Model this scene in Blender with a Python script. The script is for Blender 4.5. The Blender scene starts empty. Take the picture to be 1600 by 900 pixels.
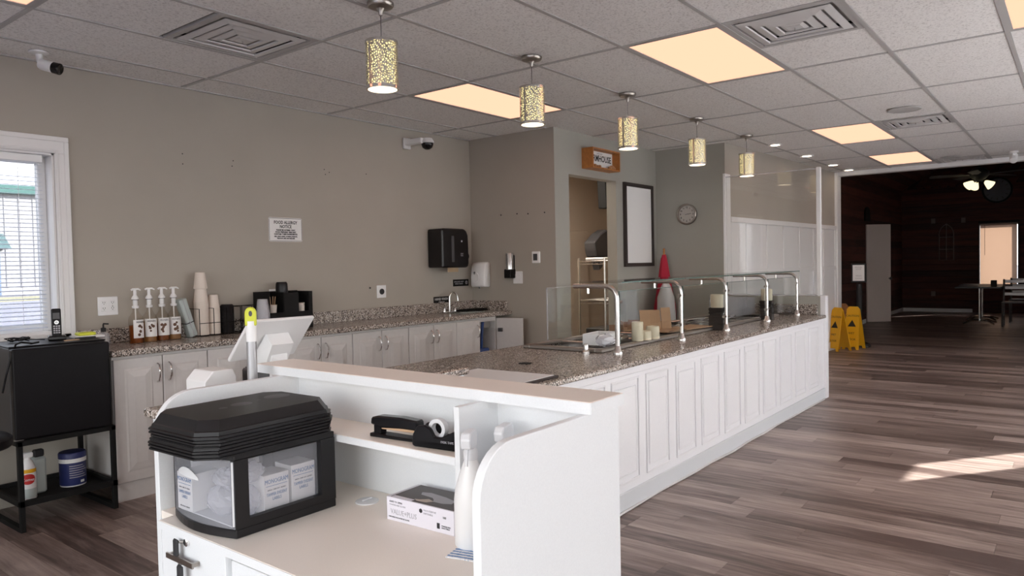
import bpy, bmesh, math, random
from mathutils import Vector, Matrix
random.seed(7)
PI = math.pi
SC = bpy.context.scene
ORD = 'first second third fourth fifth sixth seventh eighth ninth tenth eleventh twelfth thirteenth fourteenth fifteenth sixteenth seventeenth eighteenth nineteenth twentieth twenty-first twenty-second twenty-third twenty-fourth twenty-fifth twenty-sixth twenty-seventh'.split()
def nth(k, n): return 'lowest' if k == 0 else ('uppermost' if k == n-1 else ORD[k]+' from the bottom')
COL = SC.collection
# ------------------------------------------------------------------ camera
YAW, PITCH, ROLL, FPX = 0.66377459, -0.03152639, -0.02104029, 1137.43
_f = Vector((math.cos(YAW)*math.cos(PITCH), math.sin(YAW)*math.cos(PITCH), math.sin(PITCH)))
_r = Vector((math.sin(YAW), -math.cos(YAW), 0)); _u = _r.cross(_f)
R2 = _r*math.cos(ROLL) + _u*math.sin(ROLL); U2 = -_r*math.sin(ROLL) + _u*math.cos(ROLL)
CAM = Vector((0, 0, 1.35))
cd = bpy.data.cameras.new('camera'); cam = bpy.data.objects.new('camera', cd); COL.objects.link(cam)
m4 = Matrix.Identity(4)
for i in range(3):
    m4[i][0] = R2[i]; m4[i][1] = U2[i]; m4[i][2] = -_f[i]; m4[i][3] = CAM[i]
cam.matrix_world = m4
cd.sensor_width = 36; cd.lens = 36*FPX/1600; cd.clip_start = .02; cd.clip_end = 300
SC.camera = cam
# ------------------------------------------------------------------ world, sun, exposure
SKY = 2.6; SUN = 12.0; EV = 1.38; G = 2**-EV      # lamps are set as they read at this exposure
w = bpy.data.worlds.new('sky'); SC.world = w; w.use_nodes = True
nt = w.node_tree; nt.nodes.clear()
wo = nt.nodes.new('ShaderNodeOutputWorld'); bg = nt.nodes.new('ShaderNodeBackground'); bg.inputs[1].default_value = SKY
tc = nt.nodes.new('ShaderNodeTexCoord'); sx = nt.nodes.new('ShaderNodeSeparateXYZ'); rp = nt.nodes.new('ShaderNodeValToRGB')
rp.color_ramp.elements[0].position = 0.0; rp.color_ramp.elements[0].color = (1, .965, .92, 1)
rp.color_ramp.elements[1].position = .8; rp.color_ramp.elements[1].color = (.62, .72, .88, 1)
nt.links.new(tc.outputs['Generated'], sx.inputs[0]); nt.links.new(sx.outputs[2], rp.inputs[0])
nt.links.new(rp.outputs[0], bg.inputs[0]); nt.links.new(bg.outputs[0], wo.inputs[0])
sl = bpy.data.lights.new('sun', 'SUN'); sl.energy = SUN; sl.angle = .009; sl.color = (1, .95, .88)
so = bpy.data.objects.new('sun', sl); COL.objects.link(so); so.location = (12, -12, 12)
SUNDIR = Vector((.80, -.60, .50)).normalized()          # towards the sun
so.rotation_euler = SUNDIR.to_track_quat('Z', 'Y').to_euler()
vs = SC.view_settings
vs.view_transform = 'Standard'; vs.look = 'None'; vs.gamma = 1; vs.use_curve_mapping = False; vs.exposure = EV
SC.display_settings.display_device = 'sRGB'
SC.cycles.max_bounces = 12; SC.cycles.diffuse_bounces = 6; SC.cycles.transparent_max_bounces = 16
SC.cycles.sample_clamp_indirect = 6; SC.cycles.caustics_reflective = False; SC.cycles.caustics_refractive = False

# daylight portals in the openings (guide the sky light through the glass)
def portal(loc, rot, sx_, sy_):
    l = bpy.data.lights.new('window_portal', 'AREA'); l.shape = 'RECTANGLE'; l.size = sx_; l.size_y = sy_
    l.cycles.is_portal = True
    o = bpy.data.objects.new('window_portal', l); COL.objects.link(o); o.location = loc; o.rotation_euler = rot
YR = -1.75            # right wall
XB = -1.9             # wall behind the camera
# area faces -Z by default; rotate so it shines into the room
portal((-.25, YR+.01, 1.35), (PI/2, 0, 0), 2.3, 2.1)
portal((XB+.01, 1.4, 1.35), (PI/2, 0, -PI/2), 4.0, 2.1)
portal((1.25, 4.93, 1.54), (-PI/2, 0, 0), 1.09, 1.09)
# ------------------------------------------------------------------ materials
def newmat(name):
    m = bpy.data.materials.new(name); m.use_nodes = True
    return m, m.node_tree, m.node_tree.nodes['Principled BSDF']
def N(nt, t, **kw):
    n = nt.nodes.new(t)
    for k, v in kw.items(): setattr(n, k, v)
    return n
def rgba(c): return (c[0], c[1], c[2], 1)
def P(name, col, rough=.5, metal=0, bump=None, var=None, spec=None, coat=0, alpha=None, trans=0, emit=None):
    m, nt, b = newmat(name)
    b.inputs['Base Color'].default_value = rgba(col); b.inputs['Roughness'].default_value = rough; b.inputs['Metallic'].default_value = metal
    if spec is not None: b.inputs['Specular IOR Level'].default_value = spec
    if coat: b.inputs['Coat Weight'].default_value = coat
    if trans: b.inputs['Transmission Weight'].default_value = trans
    if emit: b.inputs['Emission Color'].default_value = rgba(emit[0]); b.inputs['Emission Strength'].default_value = emit[1]
    t = N(nt, 'ShaderNodeTexCoord')
    if var:
        n = N(nt, 'ShaderNodeTexNoise'); n.inputs['Scale'].default_value = var[0]; n.inputs['Detail'].default_value = 5
        r = N(nt, 'ShaderNodeValToRGB')
        r.color_ramp.elements[0].position = .3; r.color_ramp.elements[1].position = .7
        r.color_ramp.elements[0].color = rgba([c*(1-var[1]) for c in col]); r.color_ramp.elements[1].color = rgba([min(1, c*(1+var[1])) for c in col])
        nt.links.new(t.outputs['Object'], n.inputs['Vector']); nt.links.new(n.outputs['Fac'], r.inputs[0]); nt.links.new(r.outputs[0], b.inputs['Base Color'])
    if bump:
        n = N(nt, 'ShaderNodeTexNoise'); n.inputs['Scale'].default_value = bump[0]; n.inputs['Detail'].default_value = 4
        bp = N(nt, 'ShaderNodeBump'); bp.inputs['Strength'].default_value = bump[1]; bp.inputs['Distance'].default_value = bump[2] if len(bump) > 2 else .002
        nt.links.new(t.outputs['Object'], n.inputs['Vector']); nt.links.new(n.outputs['Fac'], bp.inputs['Height']); nt.links.new(bp.outputs[0], b.inputs['Normal'])
    return m
def emis(name, col, s):
    m = bpy.data.materials.new(name); m.use_nodes = True; nt = m.node_tree; nt.nodes.clear()
    o = N(nt, 'ShaderNodeOutputMaterial'); e = N(nt, 'ShaderNodeEmission'); e.inputs[0].default_value = rgba(col); e.inputs[1].default_value = s*G
    nt.links.new(e.outputs[0], o.inputs[0]); return m
def glassmat(name, tint=(.93, .97, .95), rough=.0, gl=1.0, base=.0):
    m = bpy.data.materials.new(name); m.use_nodes = True; nt = m.node_tree; nt.nodes.clear()
    o = N(nt, 'ShaderNodeOutputMaterial'); mx = N(nt, 'ShaderNodeMixShader'); tr = N(nt, 'ShaderNodeBsdfTransparent'); g = N(nt, 'ShaderNodeBsdfGlossy')
    lw = N(nt, 'ShaderNodeLayerWeight'); lw.inputs[0].default_value = .5
    fr = N(nt, 'ShaderNodeMath', operation='POWER'); fr.inputs[1].default_value = 5; nt.links.new(lw.outputs['Facing'], fr.inputs[0])
    ad = N(nt, 'ShaderNodeMath', operation='MULTIPLY_ADD'); ad.inputs[1].default_value = .96*gl; ad.inputs[2].default_value = .04*gl+base
    tr.inputs[0].default_value = rgba(tint); g.inputs['Roughness'].default_value = rough
    nt.links.new(fr.outputs[0], ad.inputs[0]); nt.links.new(ad.outputs[0], mx.inputs[0]); nt.links.new(tr.outputs[0], mx.inputs[1]); nt.links.new(g.outputs[0], mx.inputs[2]); nt.links.new(mx.outputs[0], o.inputs[0])
    return m
def milky(name, col, mix=.5, rough=.3, tcol=None):       # cloudy translucent plastic
    m = bpy.data.materials.new(name); m.use_nodes = True; nt = m.node_tree; b = nt.nodes['Principled BSDF']
    b.inputs['Base Color'].default_value = rgba(col); b.inputs['Roughness'].default_value = rough
    o = nt.nodes['Material Output']; tr = N(nt, 'ShaderNodeBsdfTransparent'); tr.inputs[0].default_value = rgba(tcol or (.95, .95, .97)); mx = N(nt, 'ShaderNodeMixShader'); mx.inputs[0].default_value = mix
    nt.links.new(b.outputs[0], mx.inputs[1]); nt.links.new(tr.outputs[0], mx.inputs[2]); nt.links.new(mx.outputs[0], o.inputs[0]); return m
def translucent(name, col, tcol, mix=.5):
    m = bpy.data.materials.new(name); m.use_nodes = True; nt = m.node_tree; nt.nodes.clear()
    o = N(nt, 'ShaderNodeOutputMaterial'); d = N(nt, 'ShaderNodeBsdfDiffuse'); t = N(nt, 'ShaderNodeBsdfTranslucent'); mx = N(nt, 'ShaderNodeMixShader'); mx.inputs[0].default_value = mix
    d.inputs[0].default_value = rgba(col); t.inputs[0].default_value = rgba(tcol)
    nt.links.new(d.outputs[0], mx.inputs[1]); nt.links.new(t.outputs[0], mx.inputs[2]); nt.links.new(mx.outputs[0], o.inputs[0]); return m
def granite(name, dark):
    m, nt, b = newmat(name); b.inputs['Roughness'].default_value = .22
    t = N(nt, 'ShaderNodeTexCoord'); v = N(nt, 'ShaderNodeTexVoronoi'); v.inputs['Scale'].default_value = 175
    s = N(nt, 'ShaderNodeSeparateColor'); r = N(nt, 'ShaderNodeValToRGB'); r.color_ramp.interpolation = 'CONSTANT'
    e = r.color_ramp.elements; k = 1 - dark
    e[0].position = 0; e[0].color = (.03, .024, .022, 1); e[1].position = .16; e[1].color = rgba([.17*k, .135*k, .115*k])
    for p, c in ((.36, (.33, .275, .235)), (.60, (.47, .41, .36)), (.80, (.68, .63, .58)), (.95, (.07, .055, .05))):
        q = e.new(p); q.color = rgba([x*k for x in c])
    n = N(nt, 'ShaderNodeTexNoise'); n.inputs['Scale'].default_value = 30; n.inputs['Detail'].default_value = 6
    mx = N(nt, 'ShaderNodeMixRGB', blend_type='OVERLAY'); mx.inputs[0].default_value = .45
    nt.links.new(t.outputs['Object'], v.inputs['Vector']); nt.links.new(t.outputs['Object'], n.inputs['Vector']); nt.links.new(v.outputs['Color'], s.inputs[0]); nt.links.new(s.outputs[0], r.inputs[0])
    nt.links.new(r.outputs[0], mx.inputs[1]); nt.links.new(n.outputs['Fac'], mx.inputs[2]); nt.links.new(mx.outputs[0], b.inputs['Base Color'])
    return m
def plankmat(name, c0, c1, c2, ax=1, rough=.42, sc=1.0):     # weathered boards; grain runs along axis ax; each piece its own tone
    m, nt, b = newmat(name); b.inputs['Roughness'].default_value = rough
    g = N(nt, 'ShaderNodeNewGeometry'); oi = N(nt, 'ShaderNodeObjectInfo')
    a = N(nt, 'ShaderNodeMath', operation='ADD'); fr = N(nt, 'ShaderNodeMath', operation='FRACT')
    nt.links.new(g.outputs['Random Per Island'], a.inputs[0]); nt.links.new(oi.outputs['Random'], a.inputs[1]); nt.links.new(a.outputs[0], fr.inputs[0])
    mp = N(nt, 'ShaderNodeMapping'); s = [26*sc, 26*sc, 26*sc]; s[ax] = 2.2*sc; mp.inputs['Scale'].default_value = s
    cb = N(nt, 'ShaderNodeCombineXYZ'); ml = N(nt, 'ShaderNodeMath', operation='MULTIPLY'); ml.inputs[1].default_value = 31
    nt.links.new(fr.outputs[0], ml.inputs[0])
    for i in range(3): nt.links.new(ml.outputs[0], cb.inputs[i])
    nt.links.new(g.outputs['Position'], mp.inputs['Vector']); nt.links.new(cb.outputs[0], mp.inputs['Location'])
    n = N(nt, 'ShaderNodeTexNoise'); n.inputs['Scale'].default_value = 1; n.inputs['Detail'].default_value = 8; n.inputs['Roughness'].default_value = .68; n.inputs['Distortion'].default_value = .6
    nt.links.new(mp.outputs[0], n.inputs['Vector'])
    n2 = N(nt, 'ShaderNodeTexNoise'); n2.inputs['Scale'].default_value = .22; n2.inputs['Detail'].default_value = 3; nt.links.new(mp.outputs[0], n2.inputs['Vector'])
    ma = N(nt, 'ShaderNodeMath', operation='MULTIPLY_ADD'); ma.inputs[1].default_value = .30; ma.inputs[2].default_value = -.15
    nt.links.new(fr.outputs[0], ma.inputs[0])
    ad = N(nt, 'ShaderNodeMath', operation='ADD'); nt.links.new(n.outputs['Fac'], ad.inputs[0]); nt.links.new(ma.outputs[0], ad.inputs[1])
    m2 = N(nt, 'ShaderNodeMath', operation='MULTIPLY_ADD'); m2.inputs[1].default_value = .6; m2.inputs[2].default_value = -.3; nt.links.new(n2.outputs['Fac'], m2.inputs[0])
    a2 = N(nt, 'ShaderNodeMath', operation='ADD'); nt.links.new(ad.outputs[0], a2.inputs[0]); nt.links.new(m2.outputs[0], a2.inputs[1])
    r = N(nt, 'ShaderNodeValToRGB'); e = r.color_ramp.elements; e[0].position = .28; e[0].color = rgba(c0); e[1].position = .76; e[1].color = rgba(c2)
    q = e.new(.5); q.color = rgba(c1)
    nt.links.new(a2.outputs[0], r.inputs[0]); nt.links.new(r.outputs[0], b.inputs['Base Color'])
    bp = N(nt, 'ShaderNodeBump'); bp.inputs['Strength'].default_value = .25; bp.inputs['Distance'].default_value = .001
    nt.links.new(n.outputs['Fac'], bp.inputs['Height']); nt.links.new(bp.outputs[0], b.inputs['Normal'])
    return m
def lacemat(name):          # chrome lace of small holes
    m, nt, b = newmat(name); b.inputs['Base Color'].default_value = (.55, .53, .5, 1); b.inputs['Metallic'].default_value = 1; b.inputs['Roughness'].default_value = .3
    t = N(nt, 'ShaderNodeTexCoord'); v = N(nt, 'ShaderNodeTexVoronoi', feature='DISTANCE_TO_EDGE'); v.inputs['Scale'].default_value = 88
    c = N(nt, 'ShaderNodeMath', operation='GREATER_THAN'); c.inputs[1].default_value = .17
    tr = N(nt, 'ShaderNodeBsdfTransparent'); mx = N(nt, 'ShaderNodeMixShader'); o = nt.nodes['Material Output']
    nt.links.new(t.outputs['Object'], v.inputs['Vector']); nt.links.new(v.outputs['Distance'], c.inputs[0]); nt.links.new(c.outputs[0], mx.inputs[0])
    nt.links.new(b.outputs[0], mx.inputs[1]); nt.links.new(tr.outputs[0], mx.inputs[2]); nt.links.new(mx.outputs[0], o.inputs[0]); return m
def stripemat(name, c0, c1, scale):
    m, nt, b = newmat(name); b.inputs['Roughness'].default_value = .9
    t = N(nt, 'ShaderNodeTexCoord'); wv = N(nt, 'ShaderNodeTexWave'); wv.inputs['Scale'].default_value = scale; wv.inputs['Distortion'].default_value = 1.5; wv.inputs['Detail Scale'].default_value = 9
    r = N(nt, 'ShaderNodeValToRGB'); r.color_ramp.elements[0].position = .45; r.color_ramp.elements[1].position = .55; r.color_ramp.elements[0].color = rgba(c0); r.color_ramp.elements[1].color = rgba(c1)
    nt.links.new(t.outputs['Object'], wv.inputs['Vector']); nt.links.new(wv.outputs['Fac'], r.inputs[0]); nt.links.new(r.outputs[0], b.inputs['Base Color']); return m
def tilemat(name):
    m, nt, b = newmat(name); b.inputs['Roughness'].default_value = .95
    g = N(nt, 'ShaderNodeNewGeometry'); n = N(nt, 'ShaderNodeTexNoise'); n.inputs['Scale'].default_value = 85; n.inputs['Detail'].default_value = 4; n.inputs['Roughness'].default_value = .7
    r = N(nt, 'ShaderNodeValToRGB'); r.color_ramp.elements[0].position = .34; r.color_ramp.elements[0].color = (.58, .56, .55, 1); r.color_ramp.elements[1].position = .5; r.color_ramp.elements[1].color = (.86, .845, .83, 1)
    nt.links.new(g.outputs['Position'], n.inputs['Vector']); nt.links.new(n.outputs['Fac'], r.inputs[0]); nt.links.new(r.outputs[0], b.inputs['Base Color'])
    bp = N(nt, 'ShaderNodeBump'); bp.inputs['Strength'].default_value = .5; bp.inputs['Distance'].default_value = .003; nt.links.new(n.outputs['Fac'], bp.inputs['Height']); nt.links.new(bp.outputs[0], b.inputs['Normal']); return m

M = dict(
 wall=P('painted_wall_taupe', (.40, .365, .315), .8, bump=(350, .12), var=(3, .02)),
 wallgreen=P('painted_wall_grey', (.37, .36, .32), .7, bump=(350, .12)),
 beige=P('painted_wall_beige', (.50, .42, .34), .8, bump=(300, .1)),
 white=P('white_trim_paint', (.78, .775, .77), .55),
 lam=P('white_laminate', (.77, .79, .81), .38, var=(260, .02)),
 lamwarm=P('white_laminate_warm_lit', (.88, .81, .735), .33, var=(300, .02)),  # white laminate tops, with warm ceiling light put into the colour
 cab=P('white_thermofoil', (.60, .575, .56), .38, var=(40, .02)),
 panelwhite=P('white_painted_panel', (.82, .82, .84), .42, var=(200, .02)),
 basegrey=P('pale_grey_base', (.66, .68, .70), .45),
 granite=granite('speckled_granite', .0), granite2=granite('speckled_granite_light', .05),
 tile=tilemat('ceiling_tile_fissured'), louvremetal=P('white_louvre_metal', (.66, .65, .645), .5), tbar=P('ceiling_grid_metal', (.46, .45, .445), .5), dark=P('dark_void', (.02, .02, .02), .9),
 steel=P('brushed_steel', (.62, .60, .58), .25, 1), wornsteel=P('worn_steel', (.34, .31, .28), .5, 1), chrome=P('chrome', (.75, .74, .73), .1, 1), nickel=P('satin_nickel', (.36, .33, .30), .3, 1), darksteel=P('dark_steel', (.2, .19, .19), .35, 1),
 black=P('black_plastic', (.004, .0035, .0045), .45, spec=.2), blackgloss=P('black_gloss', (.006, .0055, .0065), .25, spec=.4), blackmat=P('black_matte', (.006, .006, .006), .7, spec=.25), blacklid=P('black_lid_plastic', (.009, .0085, .0095), .42, bump=(40, .05), spec=.35),
 fridgeside=P('fridge_side_grey', (.032, .031, .033), .5), graphite=P('graphite_plastic', (.06, .06, .065), .4), brownblack=P('dark_brown_wood', (.03, .02, .018), .55), candlewood=P('grey_brown_wood', (.045, .038, .035), .8, bump=(60, .4)),
 glass=glassmat('clear_glass', (.965, .98, .972), gl=.8), glasswall=glassmat('partition_glass', (.97, .975, .97), gl=1.0, base=.01), dimglass=glassmat('dimmed_window_glass', (.62, .63, .65), gl=.4), winglass=glassmat('window_glass', (.97, .98, .98), gl=.5), glassgreen=P('glass_edge', (.10, .16, .14), .15),
 clearplastic=milky('clear_plastic', (.8, .8, .82), .7, .15), milk=milky('milky_plastic', (.50, .51, .56), .68, .25), milkw=milky('white_milky_plastic', (.85, .86, .88), .25, .3), bagplastic=milky('crinkled_bag', (.80, .80, .84), .55, .12),
 paper=P('white_paper', (.80, .79, .78), .8), cup=P('paper_cup', (.72, .64, .57), .7), cardboard=P('cardboard', (.42, .26, .155), .85, var=(15, .08)), cardboard2=P('cardboard_inner', (.26, .16, .10), .9),
 wax=P('cream_wax', (.78, .70, .54), .5), syrup1=milky('amber_syrup', (.25, .075, .02), .35, .1, (.8, .4, .15)), syrup2=milky('pale_amber_syrup', (.42, .22, .09), .45, .1, (.9, .7, .4)), bottleglass=glassmat('bottle_glass', (.95, .93, .9), gl=.8),
 plasticw=P('white_plastic', (.80, .80, .80), .35), ink=P('black_ink', (.02, .02, .022), .7), inkblue=P('blue_ink', (.05, .16, .36), .7), inkgrey=P('grey_ink', (.42, .41, .44), .7), lavender=P('lavender_white_card', (.72, .70, .76), .5), darkcard=P('dark_brown_card', (.04, .026, .024), .4), beigeprint=P('beige_print', (.55, .47, .41), .6), brownink=P('brown_ink', (.12, .06, .035), .7),
 lime=P('lime_plastic', (.62, .66, .05), .45), alu=P('grey_aluminium', (.42, .42, .43), .4, .6), yellow=P('safety_yellow', (.80, .42, .01), .45), navy=P('navy_plastic', (.02, .028, .12), .45), red=P('red_print', (.5, .02, .02), .5), redcloth=P('red_cloth', (.42, .015, .04), .85), whitecloth=P('white_cloth', (.62, .6, .6), .9), palegreen=P('pale_grey_green', (.42, .47, .46), .6),
 orangewood=P('orange_stained_wood', (.42, .16, .035), .5, var=(30, .15)), pumpkin=P('pumpkin_tan', (.45, .22, .10), .7), bluebrush=P('blue_plastic', (.03, .07, .25), .4), woodstick=P('birch_stick', (.55, .36, .22), .7), greenlabel=P('green_label', (.35, .5, .04), .5), kraft=P('kraft_paper_towel', (.50, .36, .22), .9),
 cloth=stripemat('striped_wipe_cloth', (.82, .83, .85), (.16, .29, .52), 24), silver=P('silver_film', (.6, .6, .6), .25, .8), clockface=P('clock_face', (.55, .51, .48), .6),
 slat=translucent('blind_slat', (.78, .80, .84), (.55, .6, .7), .25), shade=translucent('added_window_shade', (.85, .85, .85), (.78, .78, .79), .85), peachblind=translucent('peach_blind', (.45, .36, .29), (.46, .375, .315), .6),
 panel=emis('light_panel_glow', (1, .50, .33), 1.56), spot=emis('downlight_glow', (1, .80, .60), 16.0), pendglow=emis('pendant_glow', (1, .80, .36), 1.5), pendbulb=emis('pendant_diffuser_glow', (1, .80, .52), 6.0), fanglow=emis('fan_lamp_glow', (1, .86, .5), 1.6),
 lace=lacemat('chrome_lace'), darkwood=plankmat('dark_stained_boards', (.022, .005, .003), (.055, .013, .008), (.10, .026, .016), 1, .75, .6), darkwoodx=plankmat('dark_stained_boards_x', (.03, .008, .005), (.075, .02, .012), (.13, .036, .021), 0, .75, .6), floorbase=P('floor_gap', (.03, .022, .02), .9),
 floor=plankmat('weathered_vinyl_plank', (.085, .056, .049), (.225, .168, .149), (.42, .335, .30), 1, .40),
 siding=P('white_metal_siding', (.30, .30, .31), .5), teal=P('green_trim', (.05, .13, .115), .5), asphalt=P('pale_concrete_lot', (.19, .185, .215), .9, var=(.8, .15)), teal2=P('teal_awning', (.07, .12, .12), .6), bluedoor=P('blue_grey_door', (.12, .17, .26), .4), gravel=P('yellow_grass', (.26, .24, .14), .9))
# ------------------------------------------------------------------ mesh helpers
class MB:
    def __init__(s): s.bm = bmesh.new()
    def _merge(s, b):
        me = bpy.data.meshes.new('t'); b.to_mesh(me); b.free(); s.bm.from_mesh(me); bpy.data.meshes.remove(me); return s
    def box(s, x0, x1, y0, y1, z0, z1, bev=0, seg=1, mat=None):
        b = bmesh.new(); bmesh.ops.create_cube(b, size=1)
        for v in b.verts: v.co = Vector(((x0+x1)/2+v.co.x*(x1-x0), (y0+y1)/2+v.co.y*(y1-y0), (z0+z1)/2+v.co.z*(z1-z0)))
        if bev: bmesh.ops.bevel(b, geom=b.edges[:], offset=bev, segments=seg, profile=.5, affect='EDGES')
        if mat is not None: b.transform(mat)
        return s._merge(b)
    def tube(s, pts, r, seg=10, caps=True, closed=False):
        pts = [Vector(p) for p in pts]; n = len(pts); b = bmesh.new(); rings = []
        rs = r if isinstance(r, (list, tuple)) else [r]*n
        up = None
        for i, p in enumerate(pts):
            if closed: d = pts[(i+1) % n]-pts[i-1]
            else: d = pts[min(i+1, n-1)]-pts[max(i-1, 0)]
            d.normalize()
            if up is None: up = Vector((0, 0, 1)) if abs(d.z) < .9 else Vector((1, 0, 0))
            a = d.cross(up)
            if a.length < 1e-5: up = Vector((0, 1, 0)); a = d.cross(up)
            a.normalize(); c = a.cross(d); up = c
            rings.append([b.verts.new(p+(a*math.cos(2*PI*k/seg)+c*math.sin(2*PI*k/seg))*rs[i]) for k in range(seg)])
        for i in range(n if closed else n-1):
            A, B = rings[i], rings[(i+1) % n]
            for k in range(seg): b.faces.new((A[k], A[(k+1) % seg], B[(k+1) % seg], B[k]))
        if caps and not closed: b.faces.new(rings[0]); b.faces.new(rings[-1][::-1])
        bmesh.ops.recalc_face_normals(b, faces=b.faces[:])
        return s._merge(b)
    def lathe(s, prof, seg=24, c=(0, 0, 0), mat=None, caps=True):       # prof: (r, z)
        b = bmesh.new(); rings = []
        for r, z in prof: rings.append([b.verts.new((c[0]+r*math.cos(2*PI*k/seg), c[1]+r*math.sin(2*PI*k/seg), c[2]+z)) for k in range(seg)])
        for A, B in zip(rings, rings[1:]):
            for k in range(seg): b.faces.new((A[k], A[(k+1) % seg], B[(k+1) % seg], B[k]))
        if caps:
            b.faces.new(rings[0][::-1]); b.faces.new(rings[-1])
        bmesh.ops.remove_doubles(b, verts=b.verts[:], dist=1e-6)
        bmesh.ops.recalc_face_normals(b, faces=b.faces[:])
        if mat is not None: b.transform(mat)
        return s._merge(b)
    def prism(s, poly, ax, a, c, bev=0, mat=None):                     # poly in the plane across axis ax
        b = bmesh.new()
        def mk(u, v, t): return {0: (t, u, v), 1: (u, t, v), 2: (u, v, t)}[ax]
        A = [b.verts.new(mk(u, v, a)) for u, v in poly]; B = [b.verts.new(mk(u, v, c)) for u, v in poly]
        b.faces.new(A); b.faces.new(B[::-1]); n = len(poly)
        for i in range(n): b.faces.new((A[i], B[i], B[(i+1) % n], A[(i+1) % n]))
        bmesh.ops.recalc_face_normals(b, faces=b.faces[:])
        if bev: bmesh.ops.bevel(b, geom=b.edges[:], offset=bev, segments=1, affect='EDGES')
        if mat is not None: b.transform(mat)
        return s._merge(b)
    def face(s, *pts):
        s.bm.faces.new([s.bm.verts.new(p) for p in pts]); return s
    def ring4(s, cx, cy, a0, z0, a1, z1):                              # square frustum band
        A = [(cx+i*a0, cy+j*a0, z0) for i, j in ((-1, -1), (1, -1), (1, 1), (-1, 1))]; B = [(cx+i*a1, cy+j*a1, z1) for i, j in ((-1, -1), (1, -1), (1, 1), (-1, 1))]
        for k in range(4): s.face(A[k], A[(k+1) % 4], B[(k+1) % 4], B[k])
        return s
    def sphere(s, c, r, sc=(1, 1, 1), seg=16, mat=None):
        b = bmesh.new(); bmesh.ops.create_uvsphere(b, u_segments=seg, v_segments=seg//2+2, radius=r)
        for v in b.verts: v.co = Vector((c[0]+v.co.x*sc[0], c[1]+v.co.y*sc[1], c[2]+v.co.z*sc[2]))
        if mat is not None: b.transform(mat)
        return s._merge(b)
    def jitter(s, a):
        for v in s.bm.verts: v.co += Vector([random.uniform(-a, a) for _ in range(3)])
        return s
    def build(s, name, mat, parent=None, smooth=False, label=None, loc=None, rot=None):
        me = bpy.data.meshes.new(name); s.bm.to_mesh(me); s.bm.free(); me.materials.append(mat)
        if smooth:
            for p in me.polygons: p.use_smooth = True
            try: me.set_sharp_from_angle(angle=math.radians(smooth if smooth > 1 else 40))
            except Exception: pass
        o = bpy.data.objects.new(name, me); COL.objects.link(o)
        if parent: o.parent = parent
        if label: o['label'] = label
        if loc: o.location = loc
        if rot: o.rotation_euler = rot
        return o
def tag(o, label, cat, group=None):
    o['label'] = label; o['category'] = cat
    if group: o['group'] = group
    return o
def thing(name, label, cat, loc=(0, 0, 0), rz=0, group=None):
    o = bpy.data.objects.new(name, None); COL.objects.link(o); o.location = loc; o.rotation_euler = (0, 0, rz); o.empty_display_size = .05
    return tag(o, label, cat, group)
def struct(o, label=None):
    o['kind'] = 'structure'
    if label: o['label'] = label
    return o
def dup(root, loc, rz=None, label=None):
    r = root.copy(); COL.objects.link(r); r.location = loc
    if rz is not None: r.rotation_euler = (0, 0, rz)
    if label: r['label'] = label
    for ch in list(root.children):
        c = ch.copy(); COL.objects.link(c); c.parent = r
        for g in ch.children:
            d = g.copy(); COL.objects.link(d); d.parent = c
    return r
def text(body, size, loc, rot, mat, parent, name='lettering', sx=1.0, ext=.0004, align='CENTER', bold=0, sp=1.0):
    c = bpy.data.curves.new('txt', 'FONT'); c.body = body; c.size = size; c.align_x = align; c.align_y = 'CENTER'; c.extrude = ext; c.offset = bold; c.resolution_u = 2; c.space_line = sp
    t = bpy.data.objects.new('txt', c); COL.objects.link(t); bpy.context.view_layer.update()
    me = bpy.data.meshes.new_from_object(t); bpy.data.objects.remove(t)
    me.materials.clear(); me.materials.append(mat)
    o = bpy.data.objects.new(name, me); COL.objects.link(o); o.parent = parent; o.location = loc; o.rotation_euler = rot; o.scale = (sx, 1, 1)
    return o
RB = (PI/2, 0, 0)            # text on a surface facing -Y
RA = (PI/2, 0, -PI/2)        # text on a surface facing -X
def rrect(w, h, r, n=4):
    out = []
    for cx, cy, a0 in ((w/2-r, h/2-r, 0), (-w/2+r, h/2-r, 90), (-w/2+r, -h/2+r, 180), (w/2-r, -h/2+r, 270)):
        for i in range(n+1):
            a = math.radians(a0+90*i/n); out.append((cx+r*math.cos(a), cy+r*math.sin(a)))
    return out
def shift(poly, dx, dy): return [(a+dx, b+dy) for a, b in poly]
def arc(c, r, a0, a1, n, f):
    return [f(c[0]+r*math.cos(math.radians(a0+(a1-a0)*i/n)), c[1]+r*math.sin(math.radians(a0+(a1-a0)*i/n))) for i in range(n+1)]
def wallX(mb, x0, x1, y0, y1, z0, z1, holes=()):        # wall running along X
    x = x0
    for a, b, c, d in sorted(holes):
        if a > x: mb.box(x, a, y0, y1, z0, z1)
        if c > z0: mb.box(a, b, y0, y1, z0, c)
        if d < z1: mb.box(a, b, y0, y1, d, z1)
        x = b
    if x < x1: mb.box(x, x1, y0, y1, z0, z1)
    return mb
def wallY(mb, x0, x1, y0, y1, z0, z1, holes=()):
    y = y0
    for a, b, c, d in sorted(holes):
        if a > y: mb.box(x0, x1, y, a, z0, z1)
        if c > z0: mb.box(x0, x1, a, b, z0, c)
        if d < z1: mb.box(x0, x1, a, b, d, z1)
        y = b
    if y < y1: mb.box(x0, x1, y, y1, z0, z1)
    return mb
def inframe(p, mx=80):
    d = Vector(p)-CAM; z = d.dot(_f)
    if z < .2: return False
    px = 800+FPX*d.dot(R2)/z; py = 450-FPX*d.dot(U2)/z
    return -mx < px < 1600+mx and -mx < py < 900+mx
ZC = 2.625
XD = 11.65      # end of the front room
YW = 4.92
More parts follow.
